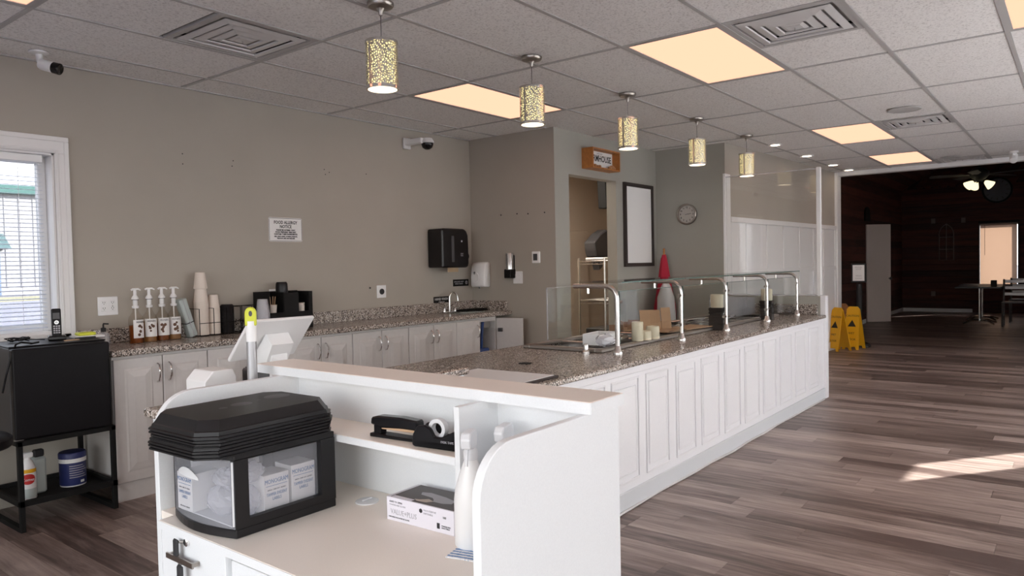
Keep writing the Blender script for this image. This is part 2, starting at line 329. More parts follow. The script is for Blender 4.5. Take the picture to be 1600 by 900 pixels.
# ================================================================== STRUCTURE
# ---- floor
fl = struct(MB().box(XB-.1, 20.5, -3.3, 5.7, -.06, -.006).build('floor', M['floorbase']))
PW, PL = .152, 1.22
cells = []; x = XB
row = 0
while x < 20.3:
    ylo = YR if x < XD else -3.1
    y = ylo - random.random()*PL
    while y < 4.95:
        a, b = max(y, ylo), min(y+PL, 4.95)
        if b-a > .02: cells.append((x, a, b))
        y += PL
    x += PW; row += 1
def vis(c):
    cx, cy = c[0]+PW/2, (c[1]+c[2])/2
    if 1.9 < cy-.3 and cx > 2.5 and cx < 7.5: return False
    return any(inframe((cx, yy, 0), 40) for yy in (c[1], cy, c[2]))
near = sorted([c for c in cells if vis(c)], key=lambda c: math.hypot(c[0], (c[1]+c[2])/2))[:300]
ns = set(near); far = [c for c in cells if c not in ns]
cache = {}
for c in near:
    L = round(c[2]-c[1], 2)
    if L not in cache:
        o = MB().box(.0006, PW-.0006, .0006, L-.0006, -.006, 0).build('plank', M['floor'], fl); cache[L] = o.data
    else:
        o = bpy.data.objects.new('plank', cache[L]); COL.objects.link(o); o.parent = fl
    o.location = (c[0], c[1], random.uniform(-.0003, 0))
bm_ = bmesh.new()
for c in far:
    x0, x1, y0, y1 = c[0]+.0006, c[0]+PW-.0006, c[1]+.0006, c[2]-.0006
    b4 = [bm_.verts.new(p) for p in ((x0, y0, -.006), (x1, y0, -.006), (x1, y1, -.006), (x0, y1, -.006))]; t4 = [bm_.verts.new(p) for p in ((x0, y0, 0), (x1, y0, 0), (x1, y1, 0), (x0, y1, 0))]
    bm_.faces.new(t4); bm_.faces.new(b4[::-1])
    for k in range(4): bm_.faces.new((b4[k], b4[(k+1) % 4], t4[(k+1) % 4], t4[k]))
q = MB(); q.bm.free(); q.bm = bm_; o = q.build('plank', M['floor'], fl); o['kind'] = 'stuff'
# ---- ceiling with tiles and grid
ce = struct(MB().box(XB-.1, XD, YR-.1, 5.05, ZC+.05, ZC+.12).build('ceiling', M['tbar']))
GX = [1.376+1.236*k for k in range(-3, 9)]; GY = [.94+.604*k for k in range(-5, 7)]
LIGHT = {(4, 9), (4, 6), (7, 6), (9, 6), (1, 9), (4, 4)}     # cell (ix, iy): light panels
xs = [XB]+[g for g in GX if XB < g < XD]+[XD]; ys = [YR]+[g for g in GY if YR < g < YW]+[YW]
lightcells = [(3.848, 3.356), (3.848, 1.544), (7.556, 1.544), (10.028, 1.544), (.14, 3.356), (3.848, -.268), (1.376, -.87), (7.556, -.87), (.14, 1.544)]
ventcells = [(1.994, 3.356, .618), (3.848, .94, .59), (7.556, .94, .618), (11.03, .94, .55)]
def near2(a, b): return abs(a[0]-b[0]) < .1 and abs(a[1]-b[1]) < .1
tcache = {}
def put_tile(x0, x1, y0, y1):
    k = (round(x1-x0, 2), round(y1-y0, 2))
    if k not in tcache:
        o = MB().box(.012, x1-x0-.012, .012, y1-y0-.012, 0, .02, .003).build('ceiling_tile', M['tile'], ce); tcache[k] = o.data
    else:
        o = bpy.data.objects.new('ceiling_tile', tcache[k]); COL.objects.link(o); o.parent = ce
    o.location = (x0, y0, ZC+.004+random.uniform(-.001, .001))
for i in range(len(xs)-1):
    for j in range(len(ys)-1):
        x0, x1, y0, y1 = xs[i], xs[i+1], ys[j], ys[j+1]
        if y1-y0 < .05 or x1-x0 < .05: continue
        if any(near2((x0, y0), l) for l in lightcells): continue
        v = [v for v in ventcells if x0-.05 < v[0] < x1-.3 and abs(v[1]-y0) < .1]
        if v:
            v = v[0]
            if v[0]-x0 > .1: put_tile(x0, v[0], y0, y1)
            if x1-(v[0]+v[2]) > .1: put_tile(v[0]+v[2], x1, y0, y1)
            continue
        put_tile(x0, x1, y0, y1)
for g in xs[1:-1]: MB().box(g-.012, g+.012, YR, YW, ZC, ZC+.012).build('grid_bar', M['tbar'], ce)
for g in ys[1:-1]: MB().box(XB, XD, g-.012, g+.012, ZC-.0004, ZC+.0116).build('grid_bar', M['tbar'], ce)
MB().box(XB, 5.63, YW-.022, YW, ZC-.004, ZC+.004).build('wall_angle', M['tbar'], ce)
# ---- walls
WX0, WX1, WZ0, WZ1 = .70, 1.797, .992, 2.086
mb = MB(); wallX(mb, XB-.1, 5.75, YW, YW+.15, 0, ZC+.1, [(WX0, WX1, WZ0, WZ1)]); struct(mb.build('wall_left', M['wall']))
struct(MB().box(5.63, 5.75, 3.875, YW, 0, ZC+.1).build('wall_sink', M['wall']))
mb = MB(); wallX(mb, 5.75, 7.69, 3.875, 3.992, 0, ZC+.1, [(5.872, 6.775, 0, 2.211)]); struct(mb.build('wall_doorway', M['wallgreen']))
struct(MB().box(5.63, 5.75, 3.874, 3.875, 0, ZC).build('wall_doorway_return', M['wallgreen']))
struct(MB().box(7.69, 7.81, 3.05, 3.992, 0, ZC+.1).build('wall_clock', M['wallgreen']))
dA = Vector((7.69, 3.05, 0)); dB = Vector((XD, 2.89, 0)); dd = (dB-dA).normalized(); dang = math.atan2(dd.y, dd.x); dlen = (dB-dA).length
wd = struct(MB().box(0, dlen, 0, .12, 0, ZC+.1).build('wall_wainscot', M['wall'], loc=dA, rot=(0, 0, dang)))
def dx(x): return (x-7.69)/math.cos(dang)
MB().box(.10, dlen-.09, -.008, 0, .10, 1.79).build('wainscot_panel', M['white'], wd)
for bx in (.13, .55, 1.17, 1.72, 2.31, 2.86, 3.30, 3.83):
    if bx < dlen-.1: MB().box(bx-.03, bx+.03, -.022, -.008, .13, 1.77, .003).build('batten', M['white'], wd)
MB().box(.10, dlen-.09, -.03, 0, 1.77, 1.83, .004).build('wainscot_cap', M['white'], wd)
MB().box(.10, dlen-.09, -.02, -.008, 1.18, 1.24, .003).build('wainscot_rail', M['white'], wd)
MB().box(.10, dlen-.09, -.026, 0, 0, .13, .004).build('wainscot_base', M['white'], wd)
MB().box(-.004, .10, -.02, 0, .9, 2.29, .004).build('corner_board', M['white'], wd)
struct(MB().box(XD-.11, XD+.1, 2.855, 3.0, 0, ZC, .006).build('trim_1', M['white']))
struct(MB().box(XD-.05, XD+.1, YR, 2.9, ZC-.055, ZC+.02, .004).build('trim_2', M['white']))
# wall behind the camera and the right wall, with their windows and an added far one
mb = MB(); wallX(mb, XB-.1, XD+.1, YR-.15, YR, 0, ZC+.1, [(-1.4, .9, .3, 2.4), (2.7, 7.7, .3, 2.5), (9.3, 11.3, .3, 2.5), (8.3, 8.95, .05, 2.28)]); struct(mb.build('wall_right', M['wall']))
mb = MB(); wallY(mb, XB-.15, XB, YR, YW, 0, ZC+.1, [(-.6, 3.4, .3, 2.4)]); struct(mb.build('wall_rear', M['wall']))
def win_frame(n, boxes, glassbox):
    f = MB()
    for b in boxes: f.box(*b, .004)
    o = struct(f.build(n, M['white'])); MB().box(*glassbox).build('glass_pane', M['winglass'], o); return o
def frame_rect(a0, a1, z0, z1, c0, c1, t=.05, ax='x', mull=0):
    out = []
    for p, q_, r_, s_ in ((a0, a0+t, z0, z1), (a1-t, a1, z0, z1), (a0+t, a1-t, z0, z0+t), (a0+t, a1-t, z1-t, z1)):
        out.append((p, q_, c0, c1, r_, s_) if ax == 'x' else (c0, c1, p, q_, r_, s_))
    for k in range(mull):
        m_ = a0+(a1-a0)*(k+1)/(mull+1); out.append((m_-t/2, m_+t/2, c0, c1, z0+t, z1-t) if ax == 'x' else (c0, c1, m_-t/2, m_+t/2, z0+t, z1-t))
    return out
win_frame('window_3', frame_rect(-1.4, .9, .3, 2.4, YR-.1, YR-.04, mull=1), (-1.36, .86, YR-.075, YR-.07, .34, 2.36))
w4 = win_frame('window_4', frame_rect(2.7, 7.7, .3, 2.5, YR-.1, YR-.04, mull=3), (2.74, 7.66, YR-.075, YR-.07, .34, 2.46))
MB().box(2.64, 7.76, YR+.004, YR+.009, .25, 2.55).build('added_window_shade', M['shade'], w4)  # unseen shaded window lights the counter front; shade added to soften the sun
w9 = win_frame('added_window_9', frame_rect(9.3, 11.3, .3, 2.5, YR-.1, YR-.04, mull=1), (9.34, 11.26, YR-.075, YR-.07, .34, 2.46)); MB().box(9.24, 11.36, YR+.004, YR+.009, .25, 2.55).build('added_window_shade', M['shade'], w9)  # unseen window and shade, added to light the far floor and ceiling
win_frame('window_5', frame_rect(8.3, 8.95, .05, 2.28, YR-.06, YR-.02, t=.03), (8.33, 8.92, YR-.045, YR-.04, .08, 2.25))
win_frame('window_6', frame_rect(-.6, 3.4, .3, 2.4, XB-.1, XB-.04, ax='y', mull=3), (XB-.075, XB-.07, -.56, 3.36, .34, 2.36))
# left window: casing, jamb, sash, glass
cas = MB()
for b in ((WX0-.08, WX1+.076, YW-.022, YW, WZ1, WZ1+.10), (WX1, WX1+.076, YW-.022, YW, WZ0-.04, WZ1), (WX0-.08, WX0, YW-.022, YW, WZ0-.04, WZ1), (WX0-.09, WX1+.07, YW-.022, YW, WZ0-.045, WZ0)): cas.box(*b, .005)
for b in ((WX0-.08, WX1+.076, YW-.03, YW-.02, WZ1+.07, WZ1+.10), (WX1+.05, WX1+.076, YW-.03, YW-.02, WZ0-.04, WZ1+.07), (WX1+.008, WX1+.02, YW-.027, YW-.02, WZ0, WZ1+.01), (WX0, WX1+.02, YW-.027, YW-.02, WZ1+.008, WZ1+.02)): cas.box(*b, .003)
w1 = struct(cas.build('window_1', M['white']))
jm = MB()
for b in ((WX1-.012, WX1, YW, YW+.16, WZ0, WZ1), (WX0, WX0+.012, YW, YW+.16, WZ0, WZ1), (WX0, WX1, YW, YW+.16, WZ1-.012, WZ1), (WX0, WX1, YW, YW+.16, WZ0, WZ0+.012)): jm.box(*b)
jm.build('jamb', M['white'], w1)
sh = MB()
for b in frame_rect(WX0+.012, WX1-.012, WZ0+.012, WZ1-.012, YW+.095, YW+.15, t=.045): sh.box(*b, .006)
sh.build('sash', M['white'], w1); MB().box(WX0+.05, WX1-.05, YW+.12, YW+.124, WZ0+.05, WZ1-.05).build('glass_pane', M['dimglass'], w1)  # grey tint added to the pane to dim the bright view outside
# blind hanging in the window
bl = thing('window_blind', 'white horizontal slat blind hanging in the left window', 'blind', (0, YW+.05, WZ1-.013))
MB().box(WX0+.016, WX1-.05, -.022, .022, -.045, 0, .003).build('headrail', M['plasticw'], bl)
sb = MB().box(WX0+.018, WX1-.052, -.0125, .0125, -.0006, .0006)
so_ = sb.build('slat', M['slat'], bl); so_.location = (0, 0, -.06); so_.rotation_euler = (.18, 0, 0)
NS = 40
for k in range(1, NS):
    o = so_.copy(); COL.objects.link(o); o.location = (0, 0, -.06-k*.0252)
MB().box(WX0+.016, WX1-.05, -.012, .012, -.06-NS*.0252-.012, -.06-NS*.0252+.004, .003).build('bottom_rail', M['plasticw'], bl)
for xx in (1.02, 1.62): MB().tube([(xx, 0, -.04), (xx, 0, -.06-NS*.0252)], .0012, 5).build('ladder_cord', M['plasticw'], bl)
# outside the left window
ground = struct(MB().box(-60, 120, -60, 100, -.30, -.10).build('ground', M['asphalt']))
nb = thing('neighbour_building', 'large white metal clad building with green eaves seen through the left window', 'building', (18, 60, -.1))
wl_ = MB().box(-30, 30, 0, 20, 0, 7.3).build('wall', M['siding'], nb)
rb = MB()
for k in range(67): rb.box(-30+k*.9, -29.9+k*.9, -.04, 0, .6, 7.2)
o = rb.build('siding_rib', M['siding'], nb); o['kind'] = 'stuff'
MB().box(-30.3, 30.3, -.4, -.05, 7.25, 7.85).build('eave_trim', M['teal'], nb)
MB().prism([(-.4, 7.85), (20.4, 7.85), (10, 10)], 0, -30.3, 30.3).build('roof', M['siding'], nb)
MB().prism([(-1.6, 3.3), (-.05, 4.4), (-.05, 3.3)], 0, -2.6, .5).build('awning', M['teal2'], nb)
MB().box(-2.3, .25, -.06, 0, 0, 3.3).build('entrance', M['bluedoor'], nb)
struct(MB().box(-10, 60, 47, 56, -.1, -.07).build('verge', M['gravel'])); struct(MB().box(-6, 30, 8.0, 10.5, -.1, -.08).build('verge_near', M['gravel']))
# ---- room behind the doorway
mb = MB(); mb.box(5.75, 9.6, 5.55, 5.65, 0, ZC); mb.box(9.5, 9.6, 3.99, 5.55, 0, ZC); mb.box(5.75, 5.76, 3.992, 5.55, 0, ZC); struct(mb.build('wall_storeroom', M['beige']))
struct(MB().box(5.7, 9.6, 3.95, 5.65, ZC, ZC+.06).build('ceiling_storeroom', M['beige']))
mb = MB(); mb.box(7.81, 9.5, 3.992, 4.0, 0, ZC); struct(mb.build('wall_storeroom_side', M['beige']))
# ---- dark wood room
XE = 20.25; YL = 3.52; EZ = 2.98; RZ = 5.0; RY = .2
wdl = struct(MB().box(XD+.1, XE+.1, YL, YL+.1, 0, EZ+.1).build('wall_dark_left', M['blackmat']))
for k in range(21): MB().box(XD+.1, XE, YL-.012, YL, .002+k*.143, k*.143+.141, .003).build('board', M['darkwoodx'], wdl)
WYa, WYb, WZa, WZb = 1.14, 1.87, .66, 2.07
mb = MB(); wallY(mb, XE, XE+.1, -3.2, YL+.1, 0, EZ, [(WYa, WYb, WZa, WZb)]); mb.prism([(-3.2, EZ), (RY, RZ+.05), (YL+.1, EZ)], 0, XE, XE+.1); wdb = struct(mb.build('wall_dark_end', M['blackmat']))
for k in range(21):
    z0, z1 = .002+k*.143, k*.143+.141
    if z1 < WZa or z0 > WZb: MB().box(XE-.012, XE, -3.1, YL, z0, z1, .003).build('board', M['darkwood'], wdb)
    else:
        MB().box(XE-.012, XE, WYb+.03, YL, z0, z1, .003).build('board', M['darkwood'], wdb); MB().box(XE-.012, XE, -3.1, WYa-.03, z0, z1, .003).build('board', M['darkwood'], wdb)
for k in range(-14, 26):        # slanting boards in the gable
    y0 = YL-.02-k*.17
    p = []
    s_ = Matrix.Translation((XE-.006, y0, EZ+.02)) @ Matrix.Rotation(math.radians(40), 4, 'X')
    MB().box(-.005, .005, -.082, .082, 0, 2.2, .002).build('gable_board', M['darkwood'], wdb).matrix_local = s_
mb = MB(); wallX(mb, XD+.1, XE+.1, -3.2, -3.1, 0, EZ+.1, [(13.0, 14.2, .7, 2.1), (16.0, 17.2, .7, 2.1)]); struct(mb.build('wall_dark_right', M['darkwoodx']))
w7 = win_frame('added_window_7', frame_rect(13.0, 14.2, .7, 2.1, -3.18, -3.12, mull=1), (13.04, 14.16, -3.155, -3.15, .74, 2.06)); w8 = win_frame('added_window_8', frame_rect(16.0, 17.2, .7, 2.1, -3.18, -3.12, mull=1), (16.04, 17.16, -3.155, -3.15, .74, 2.06))  # unseen windows added to light the dark room
for xx, ww in ((13.0, w7), (16.0, w8)): MB().box(xx+.03, xx+1.17, -3.09, -3.085, .68, 2.12).build('added_window_shade', M['peachblind'], ww)  # unseen shades that go with the two added windows
cl_ = struct(MB().prism([(YL+.1, EZ), (RY, RZ), (-3.2, EZ), (-3.2, EZ+.1), (RY, RZ+.1), (YL+.1, EZ+.1)], 0, XD-.05, XE+.1).build('ceiling_dark', M['blackmat']))
sl_len = math.hypot(YL-RY, RZ-EZ); sa = math.atan2(RZ-EZ, YL-RY)
for k in range(19):
    o = MB().box(XD+.1, XE, .003, .205, -.012, 0, .003).build('ceiling_board', M['darkwoodx'], cl_)
    o.matrix_local = Matrix.Translation((0, YL, EZ)) @ Matrix.Rotation(PI-sa, 4, 'X') @ Matrix.Translation((0, k*.206, .012)) @ Matrix.Rotation(0, 4, 'X')
mb = MB(); mb.prism([(YL+.1, ZC+.02), (YR-1.5, ZC+.02), (YR-1.5, EZ), (RY, RZ), (YL+.1, EZ)], 0, XD, XD+.1); mb.box(XD, XD+.1, 2.89, YL+.1, 0, ZC+.02); mb.box(XD, XD+.1, -3.2, YR, 0, ZC+.02); struct(mb.build('wall_dark_entry', M['darkwood']))
struct(MB().box(XE-.03, XE-.012, WYb+.15, YL-.02, 0, .085, .003).build('baseboard_end', M['white']))
struct(MB().box(17.0, XE-.03, YL-.035, YL-.012, 0, .085, .003).build('baseboard_left', M['white'])); struct(MB().box(XD+.1, 16.3, YL-.035, YL-.012, 0, .085, .003).build('baseboard_left', M['white']))
f2 = MB()
for b in frame_rect(WYa-.03, WYb+.03, WZa-.03, WZb+.03, XE-.03, XE+.02, t=.03, ax='y'): f2.box(*b, .003)
f2.box(XE-.05, XE-.01, WYa-.05, WYb+.05, WZa-.05, WZa-.03, .003)
w2 = struct(f2.build('window_2', M['brownblack']))
# ================================================================== CEILING FITTINGS
desc = {(3.848, 3.356): 'long glowing warm ceiling light panel nearest the sink corner, behind the second pendant', (3.848, 1.544): 'large glowing ceiling light panel beside the square vent, in the middle of the ceiling',
        (7.556, 1.544): 'glowing warm ceiling light panel further back, left of the small vent and round grille', (10.028, 1.544): 'smallest glowing warm ceiling light panel, nearest the dark wood room',
        (.14, 3.356): 'glowing ceiling light panel cut by the top left corner of the photo', (3.848, -.268): 'glowing ceiling light panel cut by the top right corner of the photo',
        (1.376, -.87): 'ceiling light panel over the aisle near the right wall, out of the photo', (7.556, -.87): 'ceiling light panel over the far aisle by the right wall, out of the photo', (.14, 1.544): 'ceiling light panel above the reception desk, out of the photo'}
cell_l = {}
for (lx, ly), lab in desc.items():
    if ly == .336: ly2 = .336
    t = thing('ceiling_light', lab, 'light', (lx, ly, ZC), group='ceiling light panels')
    fr = MB()
    for b in ((.008, 1.228, .008, .03, 0, .03), (.008, 1.228, .574, .596, 0, .03), (.008, .03, .03, .574, 0, .03), (1.206, 1.228, .03, .574, 0, .03)): fr.box(*b)
    if lx == 3.848 and ly == 3.356 or True:
        fr.build('frame', M['tbar'], t); MB().box(.022, 1.214, .022, .582, .004, .012).build('diffuser', M['panel'], t)
vlab = ['square ceiling vent with stepped louvres at top left, nearest the security camera', 'square ceiling vent with stepped louvres beside the largest light panel', 'square ceiling vent beyond the round speaker grille', 'furthest ceiling vent, by the edge of the dark wood room']
for (vx, vy, vw), lab in zip(ventcells, vlab):
    t = thing('ceiling_vent', lab, 'vent', (vx+.309, vy+.302, ZC), group='square ceiling vents')
    MB().ring4(0, 0, .298, .002, .262, .002).ring4(0, 0, .262, .002, .255, .03).ring4(0, 0, .298, .002, .298, .02).build('frame', M['tbar'], t)
    MB().box(-.28, .28, -.28, .28, .13, .14).build('backing', M['dark'], t)
    MB().ring4(0, 0, .268, .03, .262, .125).build('throat', M['dark'], t)
    for a in (.246, .184, .122):
        MB().ring4(0, 0, a, .001, a-.040, -.005).ring4(0, 0, a-.040, -.005, a-.043, -.005).ring4(0, 0, a-.043, -.005, a-.046, .002).ring4(0, 0, a-.046, .002, a-.002, .005).build('louvre', M['louvremetal'], t)
    MB().ring4(0, 0, .060, .000, .040, -.005).box(-.040, .040, -.040, .040, -.006, -.004).build('centre_plate', M['louvremetal'], t); MB().tube([(0, 0, -.02), (0, 0, .13)], .004, 6).build('screw_rod', M['steel'], t)
for i, (x, y, r, lab) in enumerate(((7.11, 1.21, .135, 'round ceiling speaker grille beside the smaller vent'), (10.96, 1.33, .12, 'round ceiling speaker grille furthest away, by the last vent'))):
    t = thing('speaker_grille', lab, 'speaker', (x, y, ZC)); MB().lathe([(r, 0), (r, -.006), (r-.01, -.009), (r-.02, -.006)], 32, caps=False).build('rim', M['tbar'], t); MB().lathe([(r-.02, -.006), (.001, -.006)], 32, caps=False).build('grille', P('grille_mesh', (.50, .49, .48), .8, bump=(900, .8)) if i == 0 else bpy.data.materials['grille_mesh'], t)
rl = ['recessed downlight nearest the clear glass partition', 'second recessed downlight from the glass partition', 'third recessed downlight from the glass partition', 'recessed downlight closest to the dark wood room opening']
for (x, y), lab in zip(((8.26, 2.70), (9.43, 2.69), (10.62, 2.68), (11.4, 2.66)), rl):
    t = thing('recessed_light', lab, 'light', (x, y, ZC), group='recessed downlights'); MB().lathe([(.085, .01), (.085, -.006), (.06, -.004), (.058, .008)], 24, caps=False).build('trim_ring', M['plasticw'], t); MB().lathe([(.058, .003), (.001, .003)], 24, caps=False).build('lamp', M['spot'], t)
def slope_z(y): return EZ+(YL-y)*(RZ-EZ)/(YL-RY)
for (x, y), lab in zip(((13.2, 2.05), (14.9, 2.15)), ('recessed downlight in the sloping dark wood ceiling, left one', 'recessed downlight in the sloping dark wood ceiling, right one')):
    t = thing('recessed_light', lab, 'light', (x, y, slope_z(y)-.03), group='recessed downlights in the dark wood room'); t.rotation_euler = (sa, 0, 0)
    MB().lathe([(.10, .02), (.10, -.006), (.07, -.004)], 20, caps=False).build('trim_ring', M['plasticw'], t); MB().lathe([(.07, -.002), (.001, -.002)], 20, caps=False).build('lamp', M['spot'], t)
t = thing('track_spotlight', 'small white spotlight head under the ceiling by the dark room, top right', 'light', (10.94, .66, ZC))
MB().lathe([(.05, 0), (.05, -.02), (.02, -.03), (.02, -.07)], 16).build('mount', M['plasticw'], t); MB().lathe([(.02, -.06), (.04, -.05), (.045, .06), (.035, .07)], 16, mat=Matrix.Translation((0, .0, -.09)) @ Matrix.Rotation(.9, 4, 'Y')).build('head', M['plasticw'], t, True)
# pendants
pl = ['glowing chrome lace pendant lamp nearest the camera', 'second pendant lamp from the left, in front of a long light panel', 'third pendant lamp from the left, above the farmhouse sign wall', 'fourth pendant lamp from the left, above the wall clock', 'fifth and furthest pendant lamp, before the glass partition']
for (x, y), lab in zip(((2.425, 2.666), (3.65, 2.666), (4.93, 2.708), (6.2, 2.712), (7.41, 2.705)), pl):
    t = thing('pendant_lamp', lab, 'lamp', (x, y, ZC), group='pendant lamps over the counter')
    MB().lathe([(.064, 0), (.064, -.012), (.058, -.02), (.02, -.026), (.011, -.04), (.008, -.06), (.001, -.061)], 24).build('canopy', M['nickel'], t, True)
    MB().tube([(0, 0, -.05), (0, 0, -.175)], .0022, 6).build('cord', M['darksteel'], t)
    MB().lathe([(.0001, -.165), (.008, -.165), (.009, -.19), (.003, -.195)], 12).build('socket_cap', M['nickel'], t, True)
    MB().lathe([(.077, -.185), (.077, -.405)], 40, caps=False).build('lace_shade', M['lace'], t, True)
    MB().lathe([(.067, -.197), (.067, -.402)], 32, caps=False).build('inner_shade', M['pendglow'], t, True)
    MB().lathe([(.079, -.183), (.079, -.195), (.001, -.19)], 32, caps=False).build('top_rim', M['steel'], t, True)
    MB().lathe([(.075, -.400), (.080, -.400), (.080, -.414), (.070, -.414), (.070, -.402)], 40, caps=False).build('bottom_rim', M['chrome'], t, True)
    MB().lathe([(.070, -.406), (.0001, -.409)], 32, caps=False).build('diffuser', M['pendbulb'], t)
    MB().box(-.0775, -.0765, -.006, .006, -.4, -.19).build('shade_seam', M['steel'], t)
# cameras
t = thing('security_camera', 'white bullet security camera with black lens near the window wall, top left', 'camera', (1.662, 4.70, ZC), group='ceiling cameras')
MB().lathe([(.05, 0), (.05, -.008), (.028, -.014), (.022, -.014)], 20).build('mount', M['plasticw'], t, True); MB().tube([(0, 0, -.01), (.005, 0, -.05), (.02, -.02, -.065)], .018, 10).build('bracket', M['plasticw'], t, True)
dv = Vector((.62, -.75, -.28)).normalized(); rm = dv.to_track_quat('Z', 'Y').to_matrix().to_4x4(); rm.translation = (.015, -.01, -.072)
MB().lathe([(.001, -.02), (.025, -.018), (.031, -.005), (.031, .075), (.028, .08)], 20, mat=rm).build('body', M['plasticw'], t, True); MB().lathe([(.032, .062), (.033, .10), (.029, .103), (.001, .099)], 20, mat=rm, caps=False).build('lens_hood', M['blackgloss'], t, True)
t = thing('dome_camera', 'white wall camera with black dome above the paper towel dispenser', 'camera', (4.80, 4.70, 2.49))
MB().lathe([(.001, .035), (.045, .03), (.062, .0), (.062, -.012), (.055, -.014)], 24).build('housing', M['plasticw'], t, True); MB().lathe([(.054, -.012), (.054, -.03), (.044, -.055), (.022, -.07), (.001, -.073)], 24, caps=False).build('dome', M['blackgloss'], t, True); MB().box(-.085, -.03, .0, .22, -.02, .03, .006).box(-.10, -.01, .20, .22, -.05, .05, .004).build('wall_bracket', M['plasticw'], t)
# ================================================================== WALL ITEMS
def outlet_plate(x, z, wd_, ht, lab, name='outlet_plate', cat='outlet', wally=YW):
    t = thing(name, lab, cat, (x, wally, z)); MB().box(-wd_/2, wd_/2, -.007, 0, -ht/2, ht/2, .003).build('plate', M['plasticw'], t); return t
t = outlet_plate(2.076, 1.142, .124, .120, 'white double outlet plate on the wall left of the syrup bottles')
for k, xx in enumerate((-.026, .026)):
    o = MB().box(xx-.017, xx+.017, -.010, -.006, -.034, .034, .002).build('receptacle', M['plasticw'], t); d = MB()
    for zz in (.02, -.016):
        for s in (-.006, .006): d.box(xx+s-.0012, xx+s+.0012, -.0108, -.0098, zz-.001, zz+.008)
        d.lathe([(.0024, 0), (.0024, .001)], 8, mat=Matrix.Translation((xx, -.0098, zz-.007)) @ Matrix.Rotation(PI/2, 4, 'X'))
    if k: d.box(xx-.003, xx+.003, -.0108, -.0098, -.004, .001)
    d.build('slots', M['ink'], o)
outlet_plate(3.315, 1.165, .12, .075, 'white blank wall plate partly behind the black condiment organizer', 'wall_plate', 'plate')
t = outlet_plate(4.395, 1.138, .108, .112, 'white square wall plate with a round black range socket', 'range_outlet'); MB().lathe([(.026, 0), (.026, .006), (.02, .008), (.001, .008)], 24, mat=Matrix.Translation((0, -.007, 0)) @ Matrix.Rotation(PI/2, 4, 'X')).build('socket', M['ink'], t)
t = thing('cable_stub', 'small black cable stub on the wall left of the range socket', 'stub', (4.265, YW, 1.175)); MB().lathe([(.008, 0), (.008, .006), (.004, .01), (.001, .01)], 10, mat=Matrix.Rotation(PI/2, 4, 'X')).build('grommet', M['ink'], t)
t = thing('allergy_sign', 'white rectangular food allergy notice sign on the taupe wall', 'sign', (3.421, YW, 1.664))
MB().prism(rrect(.302, .187, .012), 1, -.004, 0).build('plate', M['paper'], t)
bd = MB()
for p in ((-.147, .147, .0865, .0895), (-.147, .147, -.0895, -.0865), (-.149, -.146, -.082, .082), (.146, .149, -.082, .082)): bd.box(p[0], p[1], -.0046, -.004, p[2], p[3])
bd.build('border', M['ink'], t)
for s, sz, z, k in (('FOOD ALLERGY', .034, .055, .86), ('NOTICE', .034, .023, .86), ('PLEASE BE ADVISED THAT', .0155, -.004, .95), ('FOOD PREPARED HERE MAY', .0155, -.020, .95), ('CONTAIN THESE INGREDIENTS:', .0155, -.036, .95), ('MILK, EGGS, WHEAT, SOYBEAN, PEANUTS,', .0125, -.054, .88), ('TREE NUTS, FISH AND SHELLFISH', .0125, -.069, .88)):
    text(s, sz, (0, -.0043, z), RB, M['ink'], t, sx=k, bold=.0009)
t = thing('hand_wash_sign', 'small black hand wash only sign left of the faucet', 'sign', (5.165, YW, 1.015)); MB().box(-.107, .107, -.003, 0, -.042, .042).build('plate', M['blackmat'], t); text('HAND WASH\nONLY', .034, (0, -.0035, .0), RB, M['paper'], t, sx=.9)
t = thing('staff_sign', 'small black sign with a hand pictogram under the paper towel dispenser', 'sign', (5.455, YW, 1.183)); MB().box(-.115, .115, -.003, 0, -.034, .034).build('plate', M['blackmat'], t); text('EMPLOYEES MUST\nWASH HANDS', .02, (-.03, -.0035, 0), RB, M['inkgrey'], t, sx=.9)
MB().lathe([(.018, 0), (.018, .001), (.014, .001)], 16, mat=Matrix.Translation((.082, -.003, 0)) @ Matrix.Rotation(PI/2, 4, 'X'), caps=False).box(.078, .086, -.004, -.003, -.01, .012).build('pictogram', M['inkgrey'], t)
t = thing('paper_towel_dispenser', 'black wall paper towel dispenser with a brown towel hanging out', 'dispenser', (5.17, YW, 1.52))
prof = [(-.20, -.185), (-.20, .17), (-.185, .19), (.10, .19)]+[(.10+.07*math.sin(math.radians(a)), .12+.07*math.cos(math.radians(a))) for a in (30, 60, 90)]+[(.17, -.165), (.15, -.185)]
prof = [(-.18, -.18), (-.18, .175), (-.165, .19), (.13, .19), (.165, .175), (.19, .13), (.195, .02), (.195, -.14), (.185, -.175), (.165, -.185)]
MB().prism(prof, 1, -.20, 0, .012).build('body', M['blackgloss'], t)
MB().box(-.055, -.02, -.204, -.196, -.13, .12, .002).build('window_strip', M['graphite'], t); MB().lathe([(.036, 0), (.036, .02), (.03, .024)], 20, mat=Matrix.Translation((.19, -.15, -.075)) @ Matrix.Rotation(PI/2, 4, 'Y')).build('knob', M['blackgloss'], t)
MB().box(-.04, .11, -.13, -.128, -.225, -.17).build('towel', M['kraft'], t); text('EASY\nPULL', .018, (.09, -.202, -.06), RB, M['inkgrey'], t); MB().lathe([(.009, 0), (.009, .001)], 12, mat=Matrix.Translation((.09, -.2, .07)) @ Matrix.Rotation(PI/2, 4, 'X')).build('emblem', M['inkgrey'], t)
t = thing('soap_dispenser', 'white wall soap dispenser with dark drop emblem, beside the sink corner', 'dispenser', (5.63, 4.762, 1.262))
pf = [(0, -.125), (-.10, -.125), (-.105, -.10), (-.10, .0), (-.09, .09), (-.07, .12), (0, .125)]
